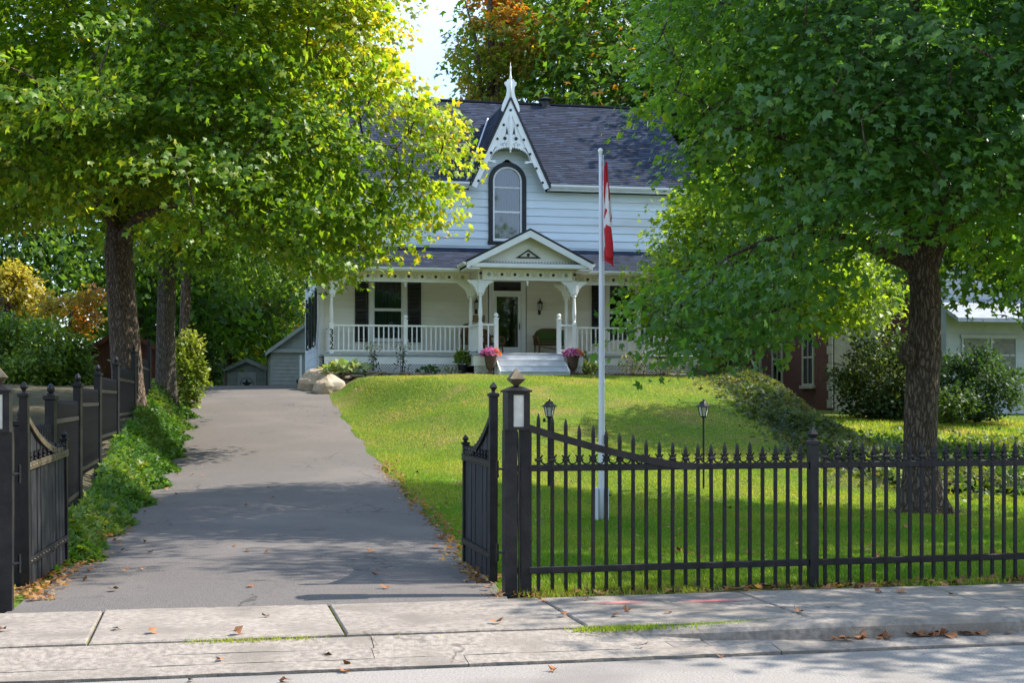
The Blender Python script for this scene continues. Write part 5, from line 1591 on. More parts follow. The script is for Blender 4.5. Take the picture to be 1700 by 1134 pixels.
# ------------------------------------------------------------------ neighbours
# grey garage wing behind on the left
def gable_shed(name, X, Y, rz, w, d, zb, ze, za, m, label, cat, boards='h', door=None, roofm='roofcore', trim='graysiding', overhang=0.22):
    r = empty(name, (X, Y, zb), rz); tag(r, label, cat)
    he, ha = ze - zb, za - zb
    body = MB().box(-w + 0.02, w - 0.02, 0.02, d, -0.3, he)
    body.add([(-w + 0.02, 0.02, he), (w - 0.02, 0.02, he), (0, 0.02, ha - 0.05), (-w + 0.02, d, he), (w - 0.02, d, he), (0, d, ha - 0.05)], [(0, 1, 2), (5, 4, 3), (0, 2, 5, 3), (2, 1, 4, 5)])
    wall_ = body.build('wall', m, r)
    z = -0.1
    if boards == 'h':
        while z < ha - 0.15:
            hw_ = w if z < he else w * (ha - z) / (ha - he) - 0.02
            hw2 = w if z + 0.15 < he else w * (ha - z - 0.15) / (ha - he) - 0.02
            if hw2 < 0.05: break
            MB().add([(-hw_, -0.022, z), (hw_, -0.022, z), (hw2, -0.004, z + 0.15), (-hw2, -0.004, z + 0.15), (-hw_, 0.02, z), (hw_, 0.02, z), (hw2, 0.02, z + 0.15), (-hw2, 0.02, z + 0.15)],
                     [(0, 1, 2, 3), (1, 0, 4, 5), (2, 1, 5, 6), (3, 2, 6, 7), (0, 3, 7, 4)]).build('siding_board', m, wall_)
            z += 0.15
    else:
        x = -w
        while x < w - 0.05:
            x2 = min(x + 0.17, w) - 0.008
            t0, t1 = [he + (ha - he) * (1 - abs(q) / w) - 0.03 for q in (x, x2)]
            MB().prism([(x, -0.2), (x2, -0.2), (x2, t1), (x, t0)], -0.022, 0.015).build('board', m, wall_)
            x += 0.17
    rf = MB()
    o_ = overhang
    k = (ha - he) / w
    for s in (-1, 1):
        P = [(0, -o_, ha), (s * (w + o_), -o_, he - k * o_), (s * (w + o_), d + o_, he - k * o_), (0, d + o_, ha)]
        rf.add(P + [(x, y, z + 0.07) for x, y, z in P], [(0, 1, 2, 3), (7, 6, 5, 4), (0, 4, 5, 1), (1, 5, 6, 2), (2, 6, 7, 3)])
    rr = rf.build('roof', roofm, r)
    for s in (-1, 1):
        pl = [(0, ha + 0.08), (s * (w + o_ + 0.02), he - k * o_ + 0.08), (s * (w + o_ + 0.02), he - k * o_ - 0.08), (0, ha - 0.09)]
        MB().prism(pl if s < 0 else list(reversed(pl)), -o_ - 0.035, -o_ - 0.003).build('barge_board', trim, rr)
    return r
gw_ = gable_shed('garage', wpos(522, 58), 58, HA, 1.75, 6, 1.75, wz(582, 58), wz(528, 58), 'graysiding', 'grey-green sided garage with low gable behind the house corner', 'garage')
MB().bbox(-1.85, 1.85, -0.16, -0.03, wz(582, 58) - 1.75 - 0.10, wz(582, 58) - 1.75 + 0.06).build('pent_trim', 'graysiding', gw_)
dg_ = MB().bbox(-0.50, 0.35, -0.05, -0.01, -0.1, 1.62).build('door', 'graysiding', gw_)
MB().box(-0.30, 0.18, -0.058, -0.051, 0.75, 1.45).build('pane', 'blacktrim', dg_)
MB().bbox(-0.60, -0.505, -0.065, -0.01, -0.1, 1.70).build('door_trim', 'white', gw_)
gs_ = gable_shed('garden_shed', wpos(410, 63), 63, R(4), 0.86, 1.6, 1.8, wz(613, 63), wz(598, 63), 'graysiding', 'small grey shed with a star on its white door at the driveway end', 'shed')
M['shedwhite'] = mat('pale_door_paint', (0.42, 0.43, 0.41), (0.36, 0.37, 0.35), 0.7, 4)
ds = MB().bbox(-0.40, 0.40, -0.06, -0.025, -0.05, 1.05).build('door', 'shedwhite', gs_)
cz = 0.52; st = []
for k in range(10):
    rr_ = 0.27 if k % 2 == 0 else 0.105
    st.append((rr_ * math.cos(math.pi / 2 + k * math.pi / 5), cz + rr_ * math.sin(math.pi / 2 + k * math.pi / 5)))
smb = MB()
smb.add([(0, -0.10, cz)] + [(x, -0.062, z) for x, z in st], [(0, i + 1, (i + 1) % 10 + 1) for i in range(10)])
smb.build('star', 'blacktrim', ds)
MB().tube([(0.29 * math.cos(q), -0.066, cz + 0.29 * math.sin(q)) for q in np.linspace(0, 2 * math.pi, 25)], 0.012, 5, False).build('star_ring', 'blacktrim', ds)
gable_shed('wooden_shed', wpos(205, 46), 46, R(14), 1.75, 4, 2.0, wz(600, 46), wz(548, 46), 'brownwood', 'dark red-brown wooden shed behind the big maple trunk', 'shed', boards='v', trim='brownwood', overhang=0.25)

# red brick house on the right, long side wall seen at a slant, cream front
bh = empty('brick_house', (10.35, 46.0, 1.55), LA)
tag(bh, 'red brick house with cream quoins and cream front behind the big tree', 'house')
hgt = 5.4
MB().box(0.0, 9.0, 0.0, 13.0, -0.4, hgt).build('wall', 'brick', bh)
MB().box(0.06, 1.7, -0.05, -0.003, -0.4, hgt).build('stucco_front', 'stucco', bh)
z = -0.2; k = 0
while z < hgt - 0.3:
    for (yy, sg) in ((0.0, 1), (6.2, -1)):
        ln = 0.34 if k % 2 == 0 else 0.22
        a, b = sorted((yy - (0.052 if sg > 0 else 0), yy + sg * ln))
        MB().bbox(-0.03, 0.02, a, b, z, z + 0.28, 0.008).build('quoin', 'quoin', bh)
    z += 0.292; k += 1
for y0 in (1.35, 4.0):
    wf = MB().box(-0.05, -0.004, y0, y0 + 0.10, 0.55, 2.45).box(-0.05, -0.004, y0 + 0.85, y0 + 0.95, 0.55, 2.45).box(-0.05, -0.004, y0 + 0.1001, y0 + 0.8499, 2.36, 2.45)
    wf.box(-0.045, -0.004, y0 + 0.1001, y0 + 0.8499, 1.47, 1.53).box(-0.045, -0.004, y0 + 0.1001, y0 + 0.8499, 0.55, 0.62).box(-0.042, -0.004, y0 + 0.46, y0 + 0.49, 0.621, 1.469).box(-0.042, -0.004, y0 + 0.46, y0 + 0.49, 1.531, 2.359)
    wo = wf.build('window', 'quoin', bh)
    MB().box(-0.012, -0.003, y0 + 0.1, y0 + 0.85, 0.6, 2.37).build('pane', 'blacktrim', wo)
    MB().box(-0.014, -0.0125, y0 + 0.12, y0 + 0.83, 0.62, 2.36).build('glass', 'doorglass', wo)
    MB().bbox(-0.12, 0.02, y0 - 0.08, y0 + 1.03, 0.44, 0.548, 0.01).build('sill', 'quoin', wo)
    lint = [(y0 - 0.05, 2.47), (y0 + 1.0, 2.47), (y0 + 1.09, 2.80), (y0 - 0.14, 2.80)]
    MB().add([(-0.035, a, b) for a, b in lint] + [(0.01, a, b) for a, b in lint], [(0, 1, 2, 3), (7, 6, 5, 4), (0, 4, 5, 1), (1, 5, 6, 2), (2, 6, 7, 3), (3, 7, 4, 0)]).build('lintel', 'quoin', wo)
MB().add([(-0.4, -0.4, hgt), (9.4, -0.4, hgt), (9.4, 13.4, hgt), (-0.4, 13.4, hgt), (4.5, 4.5, hgt + 2.8), (4.5, 8.5, hgt + 2.8)], [(3, 2, 1, 0), (0, 1, 4), (1, 2, 5, 4), (2, 3, 5), (3, 0, 4, 5)]).build('roof', 'roofcore', bh)
# white clapboard house, far right
wh = empty('white_house', (13.6, 44.5, 1.35), LA)
tag(wh, 'pale white clapboard house with porch roof at the right edge', 'house')
M['palepaint'] = mat('pale_blue_white', (0.46, 0.49, 0.52), (0.40, 0.43, 0.46), 0.6, 3, piece=0.04)
M['paleroof'] = mat('pale_metal_roof', (0.33, 0.35, 0.38), (0.26, 0.28, 0.31), 0.6, 4)
ww = MB().box(0, 9, 0.02, 8, -0.3, 4.6).build('wall', 'palepaint', wh)
z = -0.2
while z < 4.5:
    MB().add([(-0.02, -0.02, z), (9, -0.02, z), (9, -0.003, z + 0.2), (-0.02, -0.003, z + 0.2), (-0.02, 0.015, z), (9, 0.015, z), (9, 0.015, z + 0.2), (-0.02, 0.015, z + 0.2)], [(0, 1, 2, 3), (1, 0, 4, 5), (0, 3, 7, 4)]).build('siding_board', 'palepaint', ww)
    z += 0.2
for x in (0.55, 1.55, 3.3):
    f_ = MB().bbox(x - 0.06, x, -0.06, -0.021, 1.15, 2.2).bbox(x + 0.8, x + 0.86, -0.06, -0.021, 1.15, 2.2).bbox(x - 0.1, x + 0.9, -0.08, -0.021, 2.201, 2.32).bbox(x - 0.1, x + 0.9, -0.10, -0.021, 1.06, 1.149).box(x + 0.001, x + 0.799, -0.05, -0.021, 1.65, 1.70).build('window', 'palepaint', wh)
    MB().box(x, x + 0.8, -0.035, -0.022, 1.15, 2.2).build('pane', 'rockgrey', f_)
MB().add([(-0.5, -1.6, 2.75), (9.5, -1.6, 2.75), (9.5, 0.0, 3.45), (-0.5, 0.0, 3.45), (-0.5, -1.6, 2.63), (9.5, -1.6, 2.63), (9.5, 0.0, 3.33), (-0.5, 0.0, 3.33)], [(0, 1, 2, 3), (7, 6, 5, 4), (0, 4, 5, 1), (1, 5, 6, 2), (3, 7, 4, 0)]).build('porch_roof', 'paleroof', wh)
MB().add([(-0.4, -0.4, 4.6), (9.4, -0.4, 4.6), (9.4, 4, 7.2), (-0.4, 4, 7.2), (9.4, 8.4, 4.6), (-0.4, 8.4, 4.6)], [(0, 1, 2, 3), (3, 2, 4, 5), (1, 0, 5, 4)]).build('roof', 'paleroof', wh)

# ------------------------------------------------------------------ trees
def lowf(P, k=0.9, ph=0.0):
    return (np.sin(P[:, 0] * k + ph + 1.3 * np.sin(P[:, 2] * k * 0.8)) + np.sin(P[:, 1] * k * 0.9 + 2 * ph + np.sin(P[:, 0] * k * 0.7)) + np.sin(P[:, 2] * k * 1.2 + P[:, 0] * 0.4 + ph)) / 3

def tree(name, label, base, trunk, limbs, lobes, nclump, per, size, colf, seed, m='leaf', shape='maple', bark='bark', cat='tree',
         spread=(0.55, 0.26), dmin=0.5, shell=0.45, group=None, nside=16, flare=1.35, twigs=True, droop=0.35, keep=None, gap=-2.0):
    """base: world foot; trunk and limbs: [(x,y,z,r), ...] in world; lobes: ellipsoids (cx,cy,cz,rx,ry,rz)"""
    g = np.random.default_rng(seed)
    r = empty(name, base); tag(r, label, cat, group)
    bx, by, bz = base
    loc = lambda p: (p[0] - bx, p[1] - by, p[2] - bz)
    # trunk: noisy tube with root flare
    def limb_mesh(mb, pts, n, flare_=1.0, rough=0.0, seedk=0):
        dense = []
        for i in range(len(pts) - 1):
            a, b = np.array(pts[i]), np.array(pts[i + 1])
            k = 5
            for j in range(k): dense.append(a + (b - a) * j / k)
        dense.append(np.array(pts[-1]))
        rings = []
        for i, p in enumerate(dense):
            d = Vector(dense[min(i + 1, len(dense) - 1)][:3] - dense[max(i - 1, 0)][:3]).normalized()
            a = d.cross(Vector((0, 1, 0.01))).normalized(); b = d.cross(a).normalized()
            rad = p[3]
            hgt_ = p[2] - pts[0][2]
            fl = 1 + (flare_ - 1) * math.exp(-hgt_ / 0.35) if flare_ > 1 else 1
            ring = []
            for q in range(n):
                th = 2 * math.pi * q / n
                lob = 1 + rough * (0.06 * math.sin(3 * th + 1.1 + 0.2 * hgt_) + 0.05 * math.sin(7 * th + hgt_ * 0.9) + 0.035 * math.sin(13 * th + hgt_ * 1.7)) + (fl - 1) * (1 + 0.55 * math.sin(5 * th + 0.6))
                rr = rad * lob
                ring.append(tuple(Vector(loc(p)) + a * (rr * math.cos(th)) + b * (rr * math.sin(th))))
            rings.append(ring)
        mb.loft(rings)
    mb = MB(); limb_mesh(mb, trunk, nside * 2 if nside > 8 else nside, flare, 1.0)
    mb.build('trunk', bark, r, smooth=True)
    nodes = [np.array(p[:3]) for p in trunk if p[2] > trunk[0][2] + 1.0]
    lm = MB()
    for L_ in limbs:
        limb_mesh(lm, L_, 9, 1.0, 0.6)
        for i in range(len(L_) - 1):
            for j in range(4): nodes.append(np.array(L_[i][:3]) + (np.array(L_[i + 1][:3]) - np.array(L_[i][:3])) * j / 4)
        nodes.append(np.array(L_[-1][:3]))
    # clump centres, spaced, mostly near the outside of the lobes
    vol = np.array([l[3] * l[4] * l[5] for l in lobes]) ** 0.62; vol = vol / vol.sum()
    C = np.zeros((0, 3)); tries = 0
    while len(C) < nclump and tries < nclump * 30:
        tries += 1
        l = lobes[g.choice(len(lobes), p=vol)]
        d = g.normal(0, 1, 3); d /= np.linalg.norm(d)
        f = shell + (1 - shell) * g.random() ** 0.6
        p = np.array(l[:3]) + d * f * np.array(l[3:6])
        if keep is not None and not keep(p): continue
        if gap > -1 and lowf(p[None, :], 1.25, seed * 0.7)[0] < gap: continue
        if len(C) and np.min(np.sum((C - p) ** 2, 1)) < dmin * dmin: continue
        C = np.vstack([C, p])
    N = np.array(nodes)
    ctr = N.mean(0) if len(N) else np.array(base)
    if twigs:
        order = np.argsort(np.min(np.linalg.norm(C[:, None, :] - N[None, :, :], axis=2), axis=1)) if len(C) * len(N) < 4e6 else np.arange(len(C))
        for i in order:
            p = C[i]
            dd = np.linalg.norm(N - p, axis=1) + 0.25 * np.maximum(0, N[:, 2] - p[2])
            q = N[np.argmin(dd)]
            L_ = np.linalg.norm(p - q)
            mid = (p + q) / 2 + np.array([0, 0, 0.10 * L_]) + g.normal(0, 0.05 * L_, 3)
            r0 = min(0.05, 0.010 + 0.012 * L_)
            lm.tube([loc(q), loc(mid), loc(p)], [r0, r0 * 0.75, 0.006], 4, False)
            N = np.vstack([N, p, mid])
    if lm.v:
        tag(lm.build('branches', bark, r), kind='stuff')
    # leaves
    n = len(C) * per
    ci = np.repeat(np.arange(len(C)), per)
    cen = np.array([np.mean([l[0] for l in lobes]), np.mean([l[1] for l in lobes]), np.mean([l[2] for l in lobes]) - 1.0])
    out = norm(C - cen)
    outl = out[ci]
    sc = g.uniform(0.7, 1.35, len(C))[ci][:, None]
    off = g.normal(0, 1, (n, 3)); off = off / np.maximum(1, np.linalg.norm(off, axis=1, keepdims=True) / 1.9)
    off = off * np.array([spread[0], spread[0], spread[1]]) * sc
    hor = outl.copy(); hor[:, 2] = 0; hor = norm(hor)
    off[:, 2] -= droop * np.sum(off * hor, axis=1)                 # sprays hang outwards
    P = C[ci] + off
    tip = hor * 0.55 + g.normal(0, 0.55, (n, 3)) + np.array([0, 0, -0.45])
    nr = np.array([0, 0, 0.62]) + outl * 0.78 + g.normal(0, 0.42, (len(C), 3))[ci] + g.normal(0, 0.30, (n, 3))
    c = colf(P, g, cen)
    Pl = P - np.array([bx, by, bz])
    me = leaves_mesh('crown', Pl, tip, nr, size * g.uniform(0.45, 1.35, n), c, m, shape)
    tag(link('crown', me, r), kind='stuff')
    return r

def mixcol(stops, q):
    """colour along stops by q in 0..1"""
    st = np.array([s[0] for s in stops]); cc = np.array([s[1] for s in stops])
    return np.stack([np.interp(q, st, cc[:, k]) for k in range(3)], -1)
def green_col(g1, g2, vary=0.3, k=0.9, ph=0.0, acc=None, accp=0.0):
    def f(P, g, cen):
        q = np.clip(0.5 + 0.5 * lowf(P, k, ph) + g.normal(0, 0.22, len(P)), 0, 1)
        c = mixcol([(0, g1), (1, g2)], q) * g.uniform(1 - vary, 1 + vary, len(P))[:, None]
        if acc is not None:
            kk = g.random(len(P)) < accp * (0.5 + lowf(P, 1.4, 2.0))
            c[kk] = np.array(acc)
        return c
    return f

# 1. big sugar maple left of the driveway
def maple_col(P, g, cen):
    n = len(P)
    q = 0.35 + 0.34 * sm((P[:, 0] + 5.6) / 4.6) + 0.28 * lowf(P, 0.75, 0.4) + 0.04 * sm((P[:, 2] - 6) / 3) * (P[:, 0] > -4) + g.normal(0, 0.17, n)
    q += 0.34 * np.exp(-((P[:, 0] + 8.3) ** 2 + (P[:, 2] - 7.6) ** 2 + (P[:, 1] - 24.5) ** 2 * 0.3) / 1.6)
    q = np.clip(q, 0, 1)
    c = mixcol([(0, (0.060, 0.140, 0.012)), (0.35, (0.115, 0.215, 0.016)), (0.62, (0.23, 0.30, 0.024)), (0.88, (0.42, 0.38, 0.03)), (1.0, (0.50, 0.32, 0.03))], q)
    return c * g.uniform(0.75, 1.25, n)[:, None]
bY = 30.0; bX = -7.95; bZ = float(H(bX, bY)) - 0.05
lobesL = [(-7.9, 29.5, 9.4, 4.9, 4.6, 4.4), (-4.9, 28.6, 8.9, 2.7, 3.2, 3.4), (-2.95, 28.3, 6.5, 2.0, 2.2, 1.8), (-3.9, 27.6, 5.1, 1.8, 2.0, 1.1), (-6.3, 26.2, 5.4, 2.2, 1.7, 1.1),
          (-9.6, 26.0, 6.4, 2.4, 2.4, 1.6), (-8.3, 24.6, 7.3, 2.0, 1.6, 1.2), (-3.95, 28.2, 11.0, 2.4, 2.8, 2.2), (-11.5, 29, 8.5, 3.0, 3.0, 2.8), (-5.0, 27.0, 7.2, 2.0, 2.0, 1.2), (-3.6, 27.6, 8.6, 1.5, 1.6, 1.2)]
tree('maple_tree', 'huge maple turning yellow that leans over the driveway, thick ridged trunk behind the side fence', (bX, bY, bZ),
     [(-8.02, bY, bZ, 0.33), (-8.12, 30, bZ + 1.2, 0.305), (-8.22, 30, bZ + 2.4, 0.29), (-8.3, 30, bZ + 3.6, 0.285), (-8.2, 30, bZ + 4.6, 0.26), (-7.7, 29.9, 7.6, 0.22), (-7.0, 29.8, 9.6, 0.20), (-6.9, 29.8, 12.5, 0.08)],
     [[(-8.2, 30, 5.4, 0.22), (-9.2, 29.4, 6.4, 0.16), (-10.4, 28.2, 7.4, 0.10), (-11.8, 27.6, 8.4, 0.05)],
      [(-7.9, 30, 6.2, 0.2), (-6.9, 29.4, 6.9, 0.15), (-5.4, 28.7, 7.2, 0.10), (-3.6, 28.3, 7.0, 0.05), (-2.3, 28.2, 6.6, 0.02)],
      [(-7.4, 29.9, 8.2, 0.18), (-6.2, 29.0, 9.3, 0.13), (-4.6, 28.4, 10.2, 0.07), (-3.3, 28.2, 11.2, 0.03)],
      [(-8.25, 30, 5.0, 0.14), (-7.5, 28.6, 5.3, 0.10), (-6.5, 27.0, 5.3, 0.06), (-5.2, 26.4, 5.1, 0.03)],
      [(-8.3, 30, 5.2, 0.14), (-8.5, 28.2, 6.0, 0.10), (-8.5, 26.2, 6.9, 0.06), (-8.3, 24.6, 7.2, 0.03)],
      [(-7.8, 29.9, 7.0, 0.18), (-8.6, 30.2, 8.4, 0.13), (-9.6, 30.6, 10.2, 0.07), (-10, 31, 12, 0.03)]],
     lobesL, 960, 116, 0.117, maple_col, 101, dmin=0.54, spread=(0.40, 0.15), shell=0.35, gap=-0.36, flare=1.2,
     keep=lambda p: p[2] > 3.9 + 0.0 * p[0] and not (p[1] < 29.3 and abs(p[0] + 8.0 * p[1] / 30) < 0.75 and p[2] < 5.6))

# 2. second trunk beside the drive and the one behind it
X2 = wpos(277, 36); Z2 = float(H(X2, 36)) - 0.1
tree('maple_tree', 'straight grey trunk beside the driveway, second tree right of the thick maple trunk', (X2, 36, Z2),
     [(X2, 36, Z2, 0.25), (X2 - 0.02, 36, Z2 + 2, 0.225), (X2 + 0.02, 36, Z2 + 4, 0.215), (X2 + 0.1, 36, Z2 + 7, 0.2), (X2 + 0.1, 36, Z2 + 10, 0.08)],
     [[(X2, 36, Z2 + 3.9, 0.12), (X2 + 1.3, 35.6, Z2 + 4.6, 0.08), (X2 + 2.6, 35.2, Z2 + 4.8, 0.03)], [(X2, 36, Z2 + 5, 0.12), (X2 - 1.5, 35.8, Z2 + 6.2, 0.07), (X2 - 2.6, 35.6, Z2 + 7, 0.03)]],
     [(X2 + 0.6, 36, 8.6, 4.0, 3.6, 3.4), (X2 + 2.6, 35.2, 5.9, 2.3, 2.0, 1.25), (X2 + 0.4, 34.4, 5.7, 1.8, 1.4, 0.9)], 420, 62, 0.16,
     green_col((0.054, 0.128, 0.014), (0.149, 0.257, 0.024)), 102, dmin=0.5, bark='barkgrey', shape='tri', group=None)
X3 = wpos(303, 43); Z3 = float(H(X3, 43)) - 0.1
tree('maple_tree', 'slender trunk partly hidden behind the straight grey trunk', (X3, 43, Z3),
     [(X3, 43, Z3, 0.17), (X3 + 0.1, 43, Z3 + 3, 0.145), (X3, 43, Z3 + 7, 0.12), (X3, 43, Z3 + 10, 0.05)], [],
     [(X3 + 0.8, 43.5, 9.2, 4.0, 3.0, 3.2), (X3 + 2.4, 43, 6.6, 2.4, 2.0, 1.6)], 260, 55, 0.19, green_col((0.047, 0.115, 0.014), (0.135, 0.230, 0.027)), 103, shape='tri', dmin=0.6)

# 3. big dark maple on the right of the lawn
tX, tY = 5.9, 20.4; tZ = float(H(tX, tY)) - 0.04
def dark_col(P, g, cen):
    n = len(P)
    q = np.clip(0.4 + 0.35 * lowf(P, 1.0, 1.1) + g.normal(0, 0.2, n), 0, 1)
    c = mixcol([(0, (0.055, 0.135, 0.045)), (0.5, (0.092, 0.210, 0.054)), (0.85, (0.150, 0.275, 0.046)), (1, (0.23, 0.31, 0.045))], q)
    return c * g.uniform(0.75, 1.25, n)[:, None]
lobesR = [(6.1, 20.6, 7.6, 3.8, 4.0, 3.6), (4.25, 20.2, 5.8, 2.1, 2.4, 2.0), (3.2, 19.9, 3.75, 1.25, 1.5, 1.15), (4.2, 20.2, 4.0, 1.6, 1.6, 1.0), (6.6, 18.3, 5.2, 2.2, 1.8, 1.5), (5.2, 18.2, 6.8, 2.4, 1.8, 2.2),
          (7.8, 20.2, 5.0, 2.6, 2.6, 1.6), (3.95, 20.2, 7.6, 1.9, 2.4, 2.2), (5.4, 18.4, 4.4, 1.8, 1.2, 0.8), (2.65, 19.8, 2.9, 0.85, 0.9, 0.75), (8.6, 19.0, 7.4, 2.8, 2.6, 2.6), (5.6, 15.6, 9.2, 3.8, 1.9, 2.0),
          (3.4, 19.7, 2.9, 0.9, 0.9, 0.7), (4.6, 20.6, 3.1, 0.9, 0.8, 0.55), (6.95, 20.3, 3.4, 0.85, 0.8, 0.7), (6.6, 19.3, 3.9, 0.9, 0.7, 0.55), (7.1, 20.2, 2.65, 0.55, 0.6, 0.4), (7.6, 20.6, 3.9, 1.2, 1.2, 0.9), (2.2, 19.9, 4.6, 0.7, 0.8, 0.5), (2.75, 20.0, 5.7, 1.15, 1.0, 0.6), (3.0, 20.0, 6.8, 1.3, 1.2, 0.9), (5.7, 19.2, 3.95, 1.3, 0.7, 0.55), (6.4, 19.5, 3.6, 0.8, 0.6, 0.45), (5.0, 19.4, 3.5, 0.8, 0.6, 0.45)]
tree('maple_tree', 'large dark green maple standing on the front lawn behind the iron fence', (tX, tY, tZ),
     [(tX, tY, tZ, 0.225), (5.86, tY, tZ + 0.8, 0.21), (5.87, tY, tZ + 1.6, 0.22), (5.92, tY, tZ + 2.3, 0.225), (5.94, tY, tZ + 3.2, 0.20), (5.75, tY, 4.6, 0.18), (5.7, tY, 6.5, 0.15), (5.8, tY, 9.5, 0.06)],
     [[(5.9, tY, 3.3, 0.17), (6.2, 20.3, 4.4, 0.15), (6.6, 20.1, 5.8, 0.11), (7.4, 19.8, 7.4, 0.05)],
      [(5.85, tY, 3.9, 0.13), (5.0, 20.3, 4.7, 0.10), (4.0, 20.1, 5.3, 0.06), (2.9, 20.0, 5.5, 0.03)],
      [(5.8, tY, 3.5, 0.10), (4.9, 20.3, 3.9, 0.07), (3.9, 20.1, 4.0, 0.045), (3.0, 19.9, 3.6, 0.02)],
      [(5.7, tY, 5.2, 0.12), (4.9, 19.4, 6.2, 0.08), (4.2, 18.8, 7.2, 0.04)],
      [(5.9, tY, 3.6, 0.10), (6.0, 19.4, 4.3, 0.07), (6.1, 18.4, 4.9, 0.04)],
      [(6.1, tY, 4.0, 0.10), (7.0, 20.2, 4.6, 0.07), (8.2, 20.0, 5.0, 0.03)]],
     lobesR, 920, 100, 0.104, dark_col, 104, m='leafdark', dmin=0.50, spread=(0.35, 0.16), flare=1.75, shell=0.35, gap=-0.2, droop=0.55,
     keep=lambda p: not (p[1] < 18.2 and p[2] > 6.4 and lowf(p[None, :], 2.4, 0.3)[0] < 0.08) and not (p[1] < 20.2 and abs(p[0] - 5.9 * p[1] / 20.4) < 0.5 and p[2] < 3.35))
# healed branch stub on its trunk
o = rock(tX - 0.27, tY - 0.12, 0.15, 0.16, 0.19, 'bark', 77, 'burl', parent=None, z=2.12)
o.parent = [x for x in bpy.data.objects if x.name.startswith('maple_tree') and abs(x.location.x - tX) < 0.01][0]
o.location = (-0.25, -0.13, 2.32)

# 4. tree at the top of the bank, right of the porch
X4, Y4 = wpos(1222, 42.5), 42.5; Z4 = 2.0
tree('maple_tree', 'tree with short pale trunk at the top of the bank right of the porch', (X4, Y4, Z4),
     [(X4, Y4, Z4 - 0.2, 0.36), (X4 - 0.1, Y4, Z4 + 1.0, 0.30), (X4 - 0.2, Y4, Z4 + 2.2, 0.27), (X4 - 0.1, Y4, Z4 + 4.2, 0.16), (X4, Y4, Z4 + 5.8, 0.05)],
     [[(X4 - 0.2, Y4, Z4 + 2.2, 0.16), (X4 - 1.2, Y4 - 0.3, Z4 + 3.4, 0.1), (X4 - 2.2, Y4 - 0.6, Z4 + 4, 0.05)], [(X4 - 0.1, Y4, Z4 + 2.6, 0.16), (X4 + 1.2, Y4 - 0.4, Z4 + 3.4, 0.1), (X4 + 2.4, Y4 - 0.5, Z4 + 3.6, 0.04)]],
     [(X4 + 0.5, Y4, 6.3, 2.6, 2.4, 2.2), (X4 - 1.3, Y4 - 1.2, 4.8, 1.7, 1.3, 1.1), (X4 + 2.2, Y4 - 0.8, 5.0, 2.3, 1.7, 1.3), (X4 - 0.9, Y4 - 1.4, 3.6, 1.1, 0.8, 0.6)], 400, 62, 0.19,
     green_col((0.068, 0.149, 0.014), (0.230, 0.324, 0.027)), 105, shape='tri', dmin=0.5, bark='barkgrey')

# 5. trees standing behind the house and round the garden
def back_tree(name, label, X, Y, zc, rx, rz, n, per, size, colf, seed, zg=1.7, tr=0.35, extra=(), shape='oval', twigs=True):
    return tree(name, label, (X, Y, zg), [(X, Y, zg, tr), (X, Y, zg + (zc - zg) * 0.6, tr * 0.75), (X + 0.1, Y, zc, tr * 0.45), (X, Y, zc + rz * 0.6, tr * 0.15)],
                [[(X, Y, zg + (zc - zg) * 0.55, tr * 0.5), (X + rx * 0.3, Y - 0.5, zc, tr * 0.25), (X + rx * 0.6, Y - 0.5, zc + rz * 0.3, tr * 0.08)],
                 [(X, Y, zg + (zc - zg) * 0.6, tr * 0.5), (X - rx * 0.3, Y - 0.5, zc, tr * 0.25), (X - rx * 0.6, Y - 0.6, zc + rz * 0.3, tr * 0.08)]],
                [(X, Y, zc, rx, rx * 0.8, rz)] + list(extra), n, per, size, colf, seed, shape=shape, dmin=rx * 0.13, spread=(rx * 0.15, rx * 0.09), nside=8, shell=0.35, twigs=twigs)
back_tree('maple_tree', 'tall green maple rising behind the house roof ridge', 4.6, 66, 17.0, 6.8, 7.5, 420, 75, 0.34, green_col((0.047, 0.121, 0.016), (0.115, 0.203, 0.024), acc=(0.32, 0.17, 0.02), accp=0.10), 106, shape='tri',
          extra=[(2.9, 60.5, 14.0, 2.2, 2.0, 2.8), (3.2, 61, 17.5, 2.2, 2.0, 2.4), (8.0, 63, 13.0, 3.0, 2.6, 3.2)])
def orange_col(P, g, cen):
    n = len(P)
    q = np.clip(0.42 + 0.34 * lowf(P, 0.9, 0.3) + 0.45 * sm((14.8 - P[:, 2]) / 3.0) - 0.22 * sm((P[:, 0] - 0.0) / 2.0) + g.normal(0, 0.2, n), 0, 1)
    return mixcol([(0, (0.11, 0.18, 0.022)), (0.4, (0.25, 0.23, 0.035)), (0.65, (0.42, 0.21, 0.035)), (0.9, (0.52, 0.14, 0.03)), (1, (0.56, 0.07, 0.03))], q) * g.uniform(0.7, 1.25, n)[:, None]
back_tree('maple_tree', 'maple turning orange and red behind the gable finial', -1.0, 62, 17.0, 1.7, 6.2, 200, 46, 0.24, orange_col, 107, shape='tri', extra=[(-1.1, 61, 13.2, 1.5, 1.4, 1.6), (0.3, 61, 17.0, 1.3, 1.3, 1.6)])
back_tree('broadleaf_tree', 'dense green tree behind the roof at the right', 11.0, 60, 12.5, 6.0, 6.5, 330, 60, 0.34, green_col((0.041, 0.108, 0.016), (0.101, 0.189, 0.024)), 108)
back_tree('broadleaf_tree', 'tall tree filling the sky above the brick house', 14.5, 54, 14.0, 6.2, 7.5, 360, 60, 0.34, green_col((0.041, 0.101, 0.019), (0.101, 0.182, 0.027)), 109)
back_tree('broadleaf_tree', 'dark tree behind the white house at the right edge', 22.5, 62, 9.5, 6.0, 7.0, 260, 55, 0.36, green_col((0.041, 0.095, 0.019), (0.095, 0.176, 0.027)), 110)
